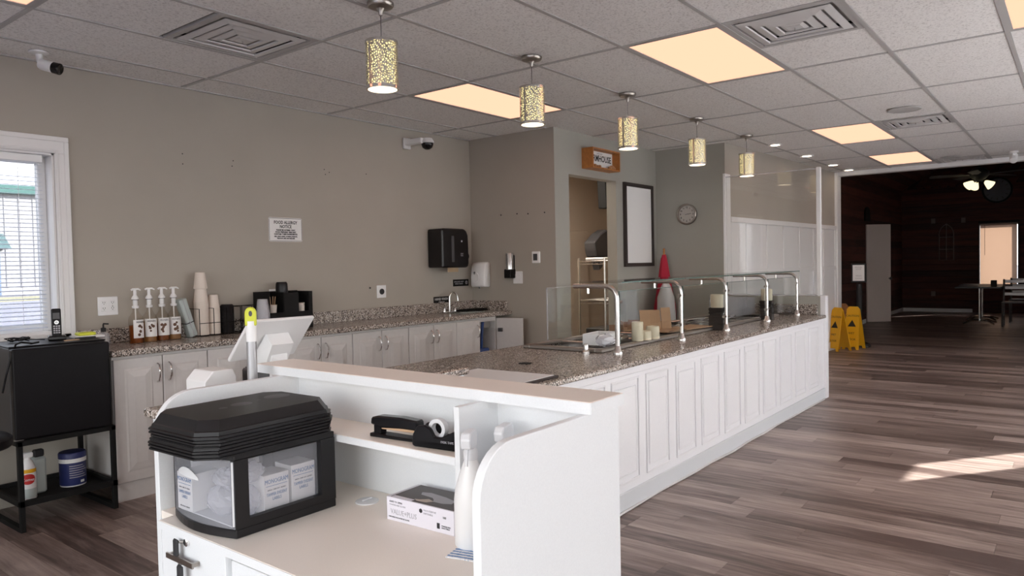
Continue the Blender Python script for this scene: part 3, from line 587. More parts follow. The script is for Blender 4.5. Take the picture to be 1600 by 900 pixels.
MB().prism(pf, 1, -.092, .092, .012).build('body', M['plasticw'], t, 50); MB().lathe([(.020, 0), (.020, .004), (.012, .006)], 5, mat=Matrix.Translation((-.100, .035, .01)) @ Matrix.Rotation(-PI/2, 4, 'Y')).build('emblem', M['graphite'], t); MB().tube([(-.07, 0, -.125), (-.07, 0, -.14)], .01, 10).build('nozzle', M['graphite'], t)
MB().prism(rrect(.10, .10, .045), 0, -.106, -.098, mat=Matrix.Translation((0, .03, -.03))).build('push_panel', M['plasticw'], t)
t = thing('sanitizer_dispenser', 'silver and black narrow dispenser on the wall beside the light switch', 'dispenser', (5.63, 4.393, 1.345))
MB().lathe([(.040, -.05), (.040, .115), (.036, .122), (.001, .122)], 20, (-.045, 0, 0)).build('canister', M['silver'], t, True); MB().box(-.085, 0, -.042, .042, -.122, -.035, .006).build('base', M['blackmat'], t); MB().box(-.02, 0, -.03, .03, -.05, .1).build('back_plate', M['blackmat'], t)
t = thing('light_switch', 'white double rocker light switch below the silver dispenser', 'switch', (5.63, 4.325, 1.228)); MB().box(-.006, 0, -.058, .058, -.06, .06, .003).build('plate', M['plasticw'], t)
for s in (-.023, .023): MB().box(-.010, -.005, s-.016, s+.016, -.033, .033, .002).build('rocker', M['plasticw'], t)
t = thing('thermostat', 'small white wall thermostat with grey screen near the doorway', 'thermostat', (5.63, 4.093, 1.419)); MB().box(-.025, 0, -.045, .045, -.056, .056, .006).build('body', M['plasticw'], t); MB().box(-.0265, -.024, -.022, .026, -.030, .034).build('screen', M['graphite'], t)
for nx, (y, z) in enumerate(((4.521, 1.846), (4.321, 1.847), (4.189, 1.839), (3.993, 1.840))):
    o = MB().lathe([(.007, 0), (.007, .004), (.001, .006)], 8, mat=Matrix.Translation((0, 0, 0)) @ Matrix.Rotation(-PI/2, 4, 'Y')).build('wall_screw', M['ink']); o.location = (5.63, y, z); tag(o, 'small dark screw in the wall above the thermostat and soap dispenser, '+ORD[nx]+' from the corner', 'screw', 'screws in the wall by the sink')
for kk, (x, z) in enumerate(((2.606, 2.10), (2.606, 2.17), (2.98, 2.12), (2.99, 2.16), (3.81, 2.17), (3.82, 2.13), (3.86, 2.15), (4.257, 2.17))):
    o = MB().lathe([(.004, 0), (.004, .003), (.001, .004)], 8, mat=Matrix.Rotation(PI/2, 4, 'X')).build('wall_screw', M['ink']); o.location = (x, YW, z); tag(o, 'tiny dark screw high on the long taupe wall, '+ORD[kk]+' from the window', 'screw', 'screw holes on the long taupe wall')
# wall with doorway
t = thing('farmhouse_sign', 'orange wooden shadow box sign reading FARMHOUSE over the doorway', 'sign', (6.375, 3.875, 2.385))
w_, h_, dp = .265, .10, .13
MB().box(-w_, w_, -dp, 0, h_-.014, h_).box(-w_, w_, -dp, 0, -h_, -h_+.014).box(-w_, -w_+.014, -dp, 0, -h_+.014, h_-.014).box(w_-.014, w_, -dp, 0, -h_+.014, h_-.014).build('frame', M['orangewood'], t); MB().box(-w_+.012, w_-.012, -.045, -.04, -h_+.012, h_-.012).build('panel', M['paper'], t)
text('FARMHOUSE', .088, (.005, -.046, .015), RB, M['ink'], t, sx=.86, bold=.002); o = text('welcome', .03, (0, -.046, .068), RB, M['inkgrey'], t)
pk = MB()
for k, (xx, s) in enumerate(((-.16, .022), (-.115, .018), (-.07, .02), (.13, .022), (.17, .03), (.21, .022))): pk.sphere((xx, -.085, -h_+.014+s*.8), s, (1, 1, .8), 10)
pk.build('pumpkin_row', M['pumpkin'], t, True)
t = thing('white_board', 'tall blank white board in a dark frame on the wall right of the doorway', 'board', (7.243, 3.875, 1.76))
MB().box(-.33, -.29, -.03, 0, -.455, .455).box(.29, .33, -.03, 0, -.455, .455).box(-.29, .29, -.03, 0, .415, .455).box(-.29, .29, -.03, 0, -.455, -.415).build('frame', M['brownblack'], t); MB().box(-.292, .292, -.016, -.006, -.417, .417).build('panel', M['paper'], t)
t = thing('wall_clock', 'round silver rimmed wall clock with black numerals on the grey wall', 'clock', (7.69, 3.49, 1.878))
RX = Matrix.Rotation(-PI/2, 4, 'Y')
MB().lathe([(.118, 0), (.118, .03), (.110, .036), (.098, .034), (.096, .018)], 40, mat=RX, caps=False).build('rim', M['nickel'], t, True); MB().lathe([(.098, .016), (.001, .017)], 40, mat=RX, caps=False).build('face', M['clockface'], t)
for h in range(1, 13):
    a = 2*PI*h/12; text(str(h), .026, (-.018, -.076*math.sin(a), .076*math.cos(a)), RA, M['ink'], t, name='numeral', bold=.0008)
def hand(a, L, wd_): d = Vector((0, -math.sin(a), math.cos(a))); s = Vector((0, math.cos(a), math.sin(a))); return MB().face(*[Vector((-.020, 0, 0))+d*u+s*v for u, v in ((-.015, -wd_), (L, -wd_*.5), (L, wd_*.5), (-.015, wd_))])
hand(2*PI*2.78/12, .055, .004).build('hour_hand', M['ink'], t); hand(2*PI*46.5/60, .078, .0028).build('minute_hand', M['inkgrey'], t); MB().lathe([(.112, .033), (.001, .034)], 32, mat=RX, caps=False).build('cover_glass', M['winglass'], t)
# flag in the corner
t = thing('rolled_flag', 'rolled red and white flag leaning in the corner under the white board', 'flag', (7.52, 3.70, 0))
fl_ = MB(); fl_.lathe([(.02, 1.43), (.035, 1.38), (.05, 1.25), (.085, 1.05), (.12, .85), (.13, .6), (.10, .35)], 14); fl_.jitter(.008).build('red_cloth', M['redcloth'], t, True)
fw = MB(); fw.lathe([(.01, 1.14), (.05, 1.08), (.09, .95), (.105, .8), (.11, .6), (.08, .4)], 12, (-.06, -.045, 0)); fw.jitter(.008).build('white_cloth', M['whitecloth'], t, True); MB().tube([(0, 0, 0), (0, 0, 1.50)], .012, 8).build('pole', M['orangewood'], t)
# store room things
t = thing('storeroom_panel', 'beige store room door panel seen through the doorway', 'panel', (7.3, 5.5, 0)); MB().box(-.7, 1.5, 0, .03, .02, 1.80, .006).build('leaf', M['beige'], t)
for z in (.5, 1.05, 1.3, 1.62): MB().box(.05-.30, .07-.30, -.01, 0, z-.04, z+.04).build('hinge', M['darksteel'], t)
t = thing('wire_rack', 'chrome wire shelving rack seen through the doorway', 'shelf', (7.46, 4.34, 0))
for xx in (-.45, .45):
    for yy in (-.17, .17): MB().tube([(xx, yy, 0), (xx, yy, 1.41)], .013, 8).build('post', M['steel'], t)
for z in (.30, .93, 1.375):
    s = MB()
    for yy in (-.17, .17): s.tube([(-.45, yy, z), (.45, yy, z)], .005, 5).tube([(-.45, yy, z-.035), (.45, yy, z-.035)], .004, 5)
    for xx in (-.45, .45):
        s.tube([(xx, -.17, z), (xx, .17, z)], .005, 5).tube([(xx, -.17, z-.035), (xx, .17, z-.035)], .004, 5)
        for k in range(10): s.tube([(xx, -.17+k*.034, z-(.035 if k % 2 else 0)), (xx, -.17+(k+1)*.034, z-(0 if k % 2 else .035))], .002, 4)
    for k in range(1, 22): s.tube([(-.45+k*.041, -.17, z+.004), (-.45+k*.041, .17, z+.004)], .0022, 4)
    s.build('wire_shelf', M['steel'], t)
t = thing('white_tray', 'white tray lying on top of the wire rack', 'tray', (7.46, 4.34, 1.385)); MB().box(-.36, .36, -.14, .14, 0, .03, .008).build('tray_body', M['plasticw'], t)
t = thing('floor_fan_hood', 'dark grey angular hood behind the wire rack in the store room', 'hood', (8.08, 4.93, 1.2)); MB().prism([(-.17, .42), (-.155, .32), (-.12, .23), (.17, .22), (.17, .59), (.0, .53)], 1, -.08, .08, .015).build('shell', M['graphite'], t); MB().prism([(-.06, .22), (.10, .22), (.08, .10), (.0, .06)], 1, -.05, .05, .008).build('chute', M['graphite'], t)
t = thing('black_speaker', 'narrow black speaker hanging high in the store room', 'speaker', (7.78, 4.62, 2.02)); MB().prism([(-.04, 0), (.08, 0), (.08, .5), (-.075, .5)], 1, -.06, .06, .008).build('cabinet', M['blackmat'], t)
t = thing('microwave_oven', 'small dark grey microwave low on the wire rack', 'microwave', (7.32, 4.34, .31)); MB().box(-.22, .22, -.15, .15, 0, .30, .01).build('body', M['graphite'], t); MB().box(-.18, .10, -.156, -.148, .05, .25, .004).build('door', M['blackgloss'], t); MB().box(.12, .2, -.156, -.148, .05, .25, .003).build('control_panel', M['darksteel'], t)
t = thing('vent_duct', 'round silver duct end high on the store room wall', 'duct', (7.55, 5.50, 2.16)); MB().lathe([(.11, 0), (.11, .14), (.09, .14), (.09, .02)], 24, mat=Matrix.Rotation(PI/2, 4, 'X'), caps=False).build('duct_end', M['beige'], t, True); MB().lathe([(.09, .05), (.001, .05)], 20, mat=Matrix.Rotation(PI/2, 4, 'X'), caps=False).build('damper', M['steel'], t)
t = thing('added_store_light', 'ceiling light added inside the store room, unseen behind the doorway head', 'light', (6.9, 4.75, ZC-.01)); MB().box(-.5, .5, -.25, .25, -.05, 0, .01).build('tray', M['plasticw'], t); MB().box(-.46, .46, -.21, .21, -.056, -.048).build('diffuser', emis('store_light_glow', (1, .88, .76), 32.0), t)  # unseen lamp, added to light the store room
# ================================================================== LEFT COUNTER
CT = .903; CF = 4.405
xb = [1.885, 2.468, 3.062, 3.655, 4.250, 4.843, 5.425]
clab = ['white base cabinet beside the mini fridge, two raised panel doors', 'white base cabinet partly behind the tilted tablet', 'white base cabinet right of the tilted tablet, doors half hidden by the desk ledge', 'white base cabinet in the middle of the run, left of the sink cabinet pair', 'white base cabinet next to the open sink cabinet', 'white sink cabinet with its right door standing wide open']
def door_mesh(w, h, mbx=None):
    m = MB(); m.box(.002, w-.002, -.019, 0, .002, h-.002, .003)
    a = .062; p0 = [(a, a), (w-a, a), (w-a, h-a), (a, h-a)]; 
    # routed groove round a raised field
    for (i0, d0), (i1, d1) in ((( a, -.0192), (a+.010, -.0235)), ((a+.010, -.0235), (a+.016, -.0235)), ((a+.016, -.0235), (a+.05, -.030))):
        A = [(i0, d0, i0), (w-i0, d0, i0), (w-i0, d0, h-i0), (i0, d0, h-i0)]; B = [(i1, d1, i1), (w-i1, d1, i1), (w-i1, d1, h-i1), (i1, d1, h-i1)]
        for k in range(4): m.face(A[k], A[(k+1) % 4], B[(k+1) % 4], B[k])
    i1 = a+.05; m.face((i1, -.030, i1), (w-i1, -.030, i1), (w-i1, -.030, h-i1), (i1, -.030, h-i1)); return m
def bow_handle(x, z, parent, y=-.02):
    return MB().tube([(x, y, z-.055), (x, y-.018, z-.048), (x, y-.030, z-.02), (x, y-.032, z), (x, y-.030, z+.02), (x, y-.018, z+.048), (x, y, z+.055)], [.007, .005, .0055, .006, .0055, .005, .007], 8).build('handle', M['chrome'], parent, True)
for i in range(6):
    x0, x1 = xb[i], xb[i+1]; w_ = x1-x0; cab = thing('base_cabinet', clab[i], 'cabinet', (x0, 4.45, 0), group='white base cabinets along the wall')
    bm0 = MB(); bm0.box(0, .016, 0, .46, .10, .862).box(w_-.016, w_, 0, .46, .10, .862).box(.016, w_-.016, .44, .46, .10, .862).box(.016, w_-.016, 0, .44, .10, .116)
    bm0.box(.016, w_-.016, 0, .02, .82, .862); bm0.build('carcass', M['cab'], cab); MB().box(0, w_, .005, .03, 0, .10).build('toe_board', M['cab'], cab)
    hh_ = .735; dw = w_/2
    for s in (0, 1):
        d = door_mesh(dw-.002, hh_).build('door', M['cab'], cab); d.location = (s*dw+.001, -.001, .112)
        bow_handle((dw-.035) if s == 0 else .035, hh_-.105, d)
        if i == 5 and s == 1:
            d.location = (w_-.004, -.004, .112); d.rotation_euler = (0, 0, math.radians(101)); 
            # hinge on the right edge
            for v in d.data.vertices: v.co.x -= (dw-.002)
            for ch in d.children: ch.location.x -= (dw-.002)
            for zz in (.12, .62): MB().box(-.075, -.03, .0, .022, zz-.018, zz+.018, .003).build('hinge', M['darksteel'], d)
        if i == 5 and s == 0: d.rotation_euler = (0, 0, math.radians(-6))
wt = thing('granite_worktop', 'long speckled granite worktop with upstand along the taupe wall', 'worktop', (0, 0, 0))
SX0, SX1, SY0, SY1 = 4.98, 5.42, 4.50, 4.76
top = MB(); top.box(1.872, SX0, CF, YW-.022, CT-.04, CT, .008, 2).box(SX1, 5.628, CF, YW-.022, CT-.04, CT, .008, 2).box(SX0-.009, SX1+.009, CF, SY0, CT-.04, CT, .008, 2).box(SX0-.009, SX1+.009, SY1, YW-.022, CT-.04, CT, .008, 2); top.build('slab', M['granite'], wt)
MB().box(1.872, 5.628, YW-.022, YW-.001, CT-.001, CT+.095, .003).build('upstand', M['granite2'], wt); MB().box(5.606, 5.628, CF+.05, YW-.022, CT, CT+.095, .003).build('end_upstand', M['granite2'], wt)
sk = thing('sink', 'small steel hand sink set in the granite worktop', 'sink', (0, 0, CT))
s = MB(); s.box(SX0-.012, SX1+.012, SY0-.012, SY0+.012, .0005, .004).box(SX0-.012, SX1+.012, SY1-.012, SY1+.012, .0005, .004).box(SX0-.012, SX0+.012, SY0, SY1, .0005, .004).box(SX1-.012, SX1+.012, SY0, SY1, .0005, .004); s.build('rim', M['steel'], sk)
s = MB(); a = .012
for x0, x1, y0, y1 in ((SX0+a, SX1-a, SY0+a, SY0+a+.002), (SX0+a, SX1-a, SY1-a-.002, SY1-a), (SX0+a, SX0+a+.002, SY0+a, SY1-a), (SX1-a-.002, SX1-a, SY0+a, SY1-a)): s.box(x0, x1, y0, y1, -.15, .002)
s.box(SX0+a, SX1-a, SY0+a, SY1-a, -.152, -.15); s.build('bowl', M['steel'], sk)
fa = thing('faucet', 'chrome gooseneck faucet with two lever handles behind the hand sink', 'faucet', (5.165, 4.81, CT))
MB().box(-.09, .09, -.025, .025, .0005, .014, .006).build('base_plate', M['chrome'], fa)
MB().tube([(0, 0, .012), (0, 0, .15)]+[(.045-.045*math.cos(math.radians(a)), -.0-.02*(a/180), .15+.045*math.sin(math.radians(a))) for a in range(30, 181, 30)]+[(.092, -.025, .11)], .0085, 10).build('spout', M['chrome'], fa, True)
for s in (-.075, .075):
    MB().lathe([(.016, .012), (.015, .03), (.01, .04), (.001, .04)], 14, (s, 0, 0)).tube([(s, 0, .036), (s+(.03 if s > 0 else -.03), -.035, .045)], .007, 8).build('lever', M['chrome'], fa, True)
dt = thing('drain_tray', 'black ribbed tray lying over the right side of the hand sink', 'tray', (5.38, 4.72, CT+.005)); g = MB(); g.box(-.15, .17, -.07, .07, 0, .012, .003); g.build('tray_base', M['blackmat'], dt)
for k in range(9): MB().box(-.14+k*.036, -.125+k*.036, -.065, .065, .012, .020, .002).build('rib', M['blackmat'], dt)
br = thing('dish_brush', 'blue brush and pan inside the open sink cabinet', 'brush', (5.17, 4.545, .117)); MB().box(-.02, .16, -.09, .09, 0, .45, .01).build('box', M['bluebrush'], br); MB().tube([(.06, -.072, .45), (.07, -.072, .60), (.085, -.072, .70)], [.012, .012, .016], 8).build('brush_handle', M['bluebrush'], br)
# syrup bottles
bl_lab = ['syrup pump bottle furthest left, dark amber', 'second syrup pump bottle from the left, pale label facing out', 'third syrup pump bottle from the left, amber below its label', 'syrup pump bottle furthest right, beside the grey napkin sleeve']
for k, (x, y) in enumerate(((2.166, 4.738), (2.262, 4.755), (2.352, 4.770), (2.438, 4.785))):
    t = thing('syrup_bottle', bl_lab[k], 'bottle', (x, y, CT), -.15 if k == 0 else -.5, 'pump syrup bottles')
    MB().lathe([(.001, 0), (.040, 0), (.043, .004), (.043, .150), (.040, .168), (.026, .185), (.0165, .205), (.0165, .222), (.018, .224)], 24, caps=False).build('bottle', M['bottleglass'], t, True)
    MB().lathe([(.001, .003), (.0405, .003), (.0405, .115 if k in (0, 2) else .135), (.001, .115 if k in (0, 2) else .135)], 20).build('syrup', M['syrup1' if k in (0, 2) else 'syrup2'], t, True)
    lb = MB()
    for j in range(10):
        a0, a1 = math.radians(-126+j*10.5), math.radians(-126+(j+1)*10.5); lb.face(*[(.0437*math.cos(a), .0437*math.sin(a), z) for a, z in ((a0, .035), (a1, .035), (a1, .150), (a0, .150))])
    L = lb.build('label', M['paper'], t, True)
    an = -PI*.4; 
    tx = text('MONIN', .016, (.0445*math.cos(-1.29), .0445*math.sin(-1.29), .135), (PI/2, 0, PI/2-1.29), M['ink'], L, sx=.9)
    art = MB()
    for q in range(6):
        a_ = -1.29+random.uniform(-.32, .32); z_ = random.uniform(.055, .115); rr = random.uniform(.005, .009); mm = Matrix.Translation((.044*math.cos(a_), .044*math.sin(a_), z_)) @ Matrix.Rotation(a_+PI/2, 4, 'Z') @ Matrix.Rotation(PI/2, 4, 'X')
        art.lathe([(rr*1.3, 0), (rr, .0006), (.0005, .0008)], 7, mat=mm)
    art.build('fruit_print', M['brownink'], L)
    MB().lathe([(.001, .222), (.017, .222), (.020, .226), (.020, .238), (.012, .240), (.0135, .243), (.0135, .275), (.021, .278), (.021, .288), (.014, .300), (.0095, .306), (.0095, .340), (.001, .341)], 16).build('pump', M['plasticw'], t, True)
    MB().lathe([(.0212, .2755), (.0212, .2785)], 16).build('pump_band', M['ink'], t)
    MB().tube([(-.022, 0, .338), (-.012, 0, .344), (.02, 0, .345), (.034, 0, .336)], [.006, .007, .006, .004], 8).build('spout', M['plasticw'], t, True); MB().tube([(0, 0, .01), (0, 0, .222)], .004, 6).build('dip_tube', M['plasticw'], t)
t = thing('napkin_sleeve', 'grey green sleeve of napkins with a black band, leaning beside the syrup bottles', 'napkins', (2.568, 4.80, CT+.006)); t.rotation_euler = (0, -.30, .1)
MB().box(-.028, .028, -.03, .03, 0, .27, .006).build('sleeve', M['palegreen'], t); MB().box(-.029, .029, -.031, .031, .098, .104).build('band', M['ink'], t); MB().box(-.004, .0, -.0318, -.03, .0, .27).build('fold', M['inkgrey'], t)
# cups: each nested cup is a thing of its own
def cup_col(x, y, z0, n, r0, r1, h, step, matk, name, lab, grp, inverted=True):
    first = None
    for k in range(n):
        if first is None:
            pf = [(r1, 0), (r1+.002, .002), (r1+.001, .006), (r0, h-.002), (r0-.004, h), (.001, h-.001)]
            first = tag(MB().lathe(pf, 20, caps=False).build(name, M[matk], None, True), lab, 'cup', grp); o = first
        else:
            o = first.copy(); COL.objects.link(o)
        o.location = (x, y, z0+k*step)
        if n > 1: o['label'] = lab+', '+nth(k, n)
cup_col(2.655, 4.83, CT+.006, 27, .036, .047, .11, .0088, 'cup', 'paper_cup', 'white paper cup nested low in the tallest stack', 'cups in the tallest stack')
cup_col(2.655, 4.83, CT+.006+27*.0088+.084, 1, .032, .044, .115, .009, 'cup', 'paper_cup', 'white paper cup standing as the top of the tallest cup stack', 'top cup of the tallest stack')
cup_col(2.752, 4.84, CT+.006, 21, .031, .042, .10, .0088, 'cup', 'paper_cup', 'white paper cup nested in the shorter stack', 'cups in the shorter stack')
def lid_col(x, y, n, r, step, z0):
    first = None
    for k in range(n):
        if first is None:
            first = tag(MB().lathe([(r, 0), (r+.002, .003), (r, .008), (r-.004, .009), (r-.008, .016), (.001, .016)], 20, caps=False).build('drink_cover', M['blacklid'], None, True), 'black', 'drink cover', 'stacked black drink covers'); o = first
        else: o = first.copy(); COL.objects.link(o)
        o.location = (x, y, z0+k*step); o['label'] = 'black round drink cover stacked beside the white cups, '+nth(k, n)
lid_col(2.85, 4.83, 20, .046, .0098, CT+.006)
cup_col(3.055, 4.70, CT+.0005, 22, .037, .048, .12, .0056, 'clearplastic', 'clear_cup', 'clear plastic cup stacked left of the organizer', 'clear plastic cups')
t = thing('cup_rack', 'black wire rack holding the cup and lid stacks', 'rack', (2.60, 4.765, CT))
rk = MB(); 
for yy in (-.01, .12): rk.tube([(0, yy, .004), (.52, yy, .004)], .003, 5)
for k, xx in enumerate((0, .105, .20, .31, .40, .52)):
    rk.tube([(xx, -.01, .004), (xx, -.01, .19), (xx, .12, .19), (xx, .12, .004)], .003, 5)
rk.tube([(.0, -.01, .09), (.52, -.01, .09)], .0025, 5).tube([(.20, .12, .19), (.52, .12, .19)], .003, 5); rk.build('wire_frame', M['blackmat'], t)
t = thing('condiment_organizer', 'black countertop organizer with stirrers, cups and green strips', 'organizer', (3.29, 4.69, CT))
ob = MB(); ob.box(-.19, .195, 0, .20, 0, .012).box(-.19, .195, .19, .20, 0, .285).box(-.19, -.18, 0, .19, .012, .28).box(.185, .195, 0, .19, .012, .28).box(-.18, .185, 0, .01, .012, .13).box(-.06, -.052, .01, .19, .012, .28).box(.06, .068, .01, .19, .012, .28).box(-.06, .068, .03, .04, .012, .22); ob.build('case', M['blackmat'], t)
for x0, x1 in ((-.13, -.045), (0, .075)): MB().box(x0, x1, -.002, 0, .070, .084).build('label_strip', M['greenlabel'], t)
MB().box(-.06, .068, -.001, .0, .13, .275).build('front_panel', M['blackmat'], t); MB().box(.16, .185, .0, .01, .13, .28).build('front_panel', M['blackmat'], t)
t = thing('lid_tower', 'rounded black stack of lids rising out of the black organizer', 'lids', (3.288, 4.80, CT+.013)); MB().lathe([(.045, 0), (.045, .30), (.043, .33), (.036, .342), (.001, .342)], 20).build('stack', M['blacklid'], t, True)
t = thing('stirrer_cup', 'white paper cup of wooden stirrers in the black organizer', 'cup', (3.165, 4.745, CT+.08)); MB().lathe([(.001, 0), (.026, 0), (.034, .105), (.036, .108)], 18, caps=False).build('cup_body', M['cup'], t, True)
for k in range(7):
    a = k*.9; MB().tube([(.008*math.cos(a), .008*math.sin(a), .01), (.026*math.cos(a), .02*math.sin(a), .155+.02*random.random())], .0026, 5).build('stirrer', M['woodstick'], t)
t = thing('white_cup', 'single white paper cup in the right bay of the black organizer', 'cup', (3.425, 4.745, CT+.09)); t.rotation_euler = (0, -.12, 0); MB().lathe([(.018, .0), (.020, .002), (.032, .10), (.001, .102)], 18, caps=False).build('cup_body', M['cup'], t, True)
t = thing('soap_bottle', 'clear soap bottle with black pump at the fridge end of the worktop', 'bottle', (1.995, 4.80, CT)); MB().lathe([(.001, 0), (.034, 0), (.036, .006), (.036, .05), (.03, .075), (.014, .085), (.001, .086)], 18).build('bottle', M['clearplastic'], t, True); MB().lathe([(.015, .085), (.015, .108), (.005, .112), (.005, .13), (.001, .131)], 12).tube([(0, 0, .128), (.0, 0, .135), (.028, -.01, .132)], .005, 6).build('pump', M['ink'], t)
# fridge and stand
st = thing('fridge_stand', 'black metal stand with two shelves carrying the mini fridge', 'stand', (1.368, 4.36, 0))
W_, D_ = .49, .47
for nm, xx, yy in (('leg', 0, 0), ('leg', W_-.025, 0), ('leg', 0, D_-.025), ('leg', W_-.025, D_-.025)): MB().box(xx, xx+.025, yy, yy+.025, 0, .48, .002).build(nm, M['blackmat'], st)
MB().box(0, W_, 0, .025, .455, .48).box(0, W_, D_-.025, D_, .455, .48).box(0, .025, .025, D_-.025, .455, .48).box(W_-.025, W_, .025, D_-.025, .455, .48).build('top_frame', M['blackmat'], st); MB().box(.01, W_-.01, .01, D_-.01, .476, .482).build('top_panel', M['blackmat'], st)
MB().box(.0, W_, 0, .02, .135, .165).box(0, W_, D_-.02, D_, .135, .165).box(0, .02, .02, D_-.02, .135, .165).box(W_-.02, W_, .02, D_-.02, .135, .165).box(.02, W_-.02, .02, D_-.02, .137, .145).build('shelf', M['blackmat'], st); MB().box(0, .025, .025, D_-.025, 0, .025).build('sled_bar', M['blackmat'], st); MB().box(W_-.025, W_, .025, D_-.025, 0, .025).build('sled_bar', M['blackmat'], st)
fg = thing('mini_fridge', 'black mini fridge on a metal stand under the left window', 'fridge', (1.615, 4.60, .483), math.radians(-4))
MB().box(-.235, .235, -.185, .235, .006, .485, .006).build('body', M['fridgeside'], fg); MB().box(-.235, .235, -.245, -.192, .004, .482, .008, 2).build('door', M['black'], fg); MB().box(-.236, .236, -.19, .237, .485, .492, .003).build('top', M['black'], fg)
MB().box(-.235, -.195, -.235, -.17, -.001, .006).build('hinge', M['steel'], fg)
for xx in (-.2, .2): MB().lathe([(.015, -.001), (.015, .007)], 10, (xx, .15, 0)).build('foot', M['black'], fg)
ZF = .483+.492
t = thing('cordless_phone', 'black cordless phone standing in its charging cradle on the fridge', 'phone', (1.672, 4.63, ZF), math.radians(-18))
MB().box(-.045, .045, -.05, .05, 0, .028, .008, 2).build('cradle', M['blackgloss'], t); hm = Matrix.Translation((0, .004, .015)) @ Matrix.Rotation(-.12, 4, 'X')
MB().box(-.024, .024, -.014, .014, 0, .165, .007, 2, mat=hm).build('handset', M['black'], t); MB().box(-.017, .017, -.0155, -.013, .105, .14, mat=hm).build('screen', M['graphite'], t); MB().lathe([(.011, 0), (.011, .002), (.007, .002), (.007, 0)], 16, mat=hm @ Matrix.Translation((0, -.014, .085)) @ Matrix.Rotation(PI/2, 4, 'X')).build('dial_ring', M['silver'], t)
kb = MB()
for r in range(4):
    for c in range(3): kb.box(-.0165+c*.012, -.0075+c*.012, -.0158, -.013, .022+r*.0125, .030+r*.0125, mat=hm)
kb.build('keypad', M['inkgrey'], t)
o = MB().tube([(1.5+.05*math.sin(k*.9)+.012*math.cos(k*2.3), 4.70+.03*math.cos(k*1.1), ZF+.004+.022*abs(math.sin(k*.7))) for k in range(34)]+[(1.62, 4.66, ZF+.006)], .0028, 5).build('phone_cord', M['black']); tag(o, 'coiled thin black phone cord lying on the fridge', 'cord')
o = MB().tube([(1.33, 4.42, .74), (1.345, 4.40, .84), (1.37, 4.40, .93), (1.405, 4.44, .985), (1.44, 4.47, .992), (1.50, 4.50, ZF+.004), (1.55, 4.55, ZF+.004)], .005, 6).build('power_cable', M['black']); tag(o, 'thick black power cable arching over the left edge of the fridge', 'cable')
t = thing('tape_strip', 'short beige strip lying on the front of the fridge top', 'strip', (1.70, 4.50, ZF), .1); MB().box(-.04, .04, -.01, .01, 0, .006, .002).build('strip_body', M['woodstick'], t)
t = thing('paper_pad', 'white pad and lime cloth at the fridge end of the worktop', 'pad', (1.86, 4.62, ZF), -.1); MB().box(-.10, .06, -.02, .09, 0, .012, .002).build('pad', M['paper'], t); MB().box(-.075, .02, .0, .08, .012, .03, .006).build('lime_cloth', M['lime'], t)
t = thing('black_clip', 'long black binder bar lying on the fridge edge by the paper pad', 'clip', (1.79, 4.535, ZF)); MB().box(-.06, .05, -.008, .008, 0, .012, .003).build('bar', M['ink'], t)
t = thing('cleaner_bottle', 'white cleanser spray bottle with red oval label on the stand shelf', 'bottle', (1.445, 4.47, .146))
MB().lathe([(.001, 0), (.036, 0), (.039, .006), (.039, .13), (.036, .17), (.024, .205), (.014, .215), (.001, .216)], 20).build('bottle', M['plasticw'], t, True)
MB().lathe([(.016, .205), (.016, .225), (.001, .226)], 12).box(-.03, .025, -.016, .016, .222, .25, .005).build('trigger_head', M['plasticw'], t)
def band(r, z0, z1, a0, a1, n=12):
    b = MB()
    for j in range(n):
        p, q_ = math.radians(a0+(a1-a0)*j/n), math.radians(a0+(a1-a0)*(j+1)/n); b.face(*[(r*math.cos(a), r*math.sin(a), z) for a, z in ((p, z0), (q_, z0), (q_, z1), (p, z1))])
    return b
band(.0394, .145, .165, -160, -30).build('yellow_band', M['yellow'], t, True); 
ov = MB()
pc = lambda u, v: (.0399*math.cos(-1.85+u/.0399), .0399*math.sin(-1.85+u/.0399), .112+v)
for j in range(16):
    u0, u1 = -.036+.072*j/16, -.036+.072*(j+1)/16; v0, v1 = .028*math.sqrt(max(0, 1-(u0/.036)**2)), .028*math.sqrt(max(0, 1-(u1/.036)**2))
    ov.face(pc(u0, -v0), pc(u1, -v1-1e-5), pc(u1, v1+1e-5), pc(u0, v0+2e-5))
ov.build('red_oval', M['red'], t, True); text('Comet', .022, (.0415*math.cos(-1.85), .0415*math.sin(-1.85), .110), (PI/2, 0, PI/2-1.85), M['paper'], t, sx=.9); band(.0393, .01, .06, -150, -40).build('blue_band', M['palegreen'], t, True)
t = thing('dark_bottle', 'darker bottle behind the red labelled cleanser on the stand shelf', 'bottle', (1.52, 4.55, .146)); MB().box(-.035, .035, -.03, .03, 0, .2, .01).build('body', M['palegreen'], t); MB().box(-.02, .03, -.018, .018, .2, .24, .006).build('cap', M['ink'], t)
t = thing('wipes_tub', 'round navy tub with white rim and printed text on the stand shelf', 'tub', (1.70, 4.56, .146)); MB().lathe([(.001, 0), (.066, 0), (.066, .006)], 28).build('base_ring', M['plasticw'], t); MB().lathe([(.066, .006), (.068, .012), (.068, .135), (.001, .135)], 28).build('tub', M['navy'], t, True); MB().lathe([(.070, .135), (.070, .158), (.001, .158)], 28).build('rim', M['plasticw'], t); MB().lathe([(.071, .158), (.071, .182), (.066, .19), (.001, .192)], 28).build('lid', M['navy'], t, True)
for k in range(6): band(.0684, .05+k*.013, .054+k*.013, -125, -45-(k % 3)*9).build('print_line', M['inkgrey'], t)
band(.0685, .018, .032, -78, -58).build('barcode', M['paper'], t)
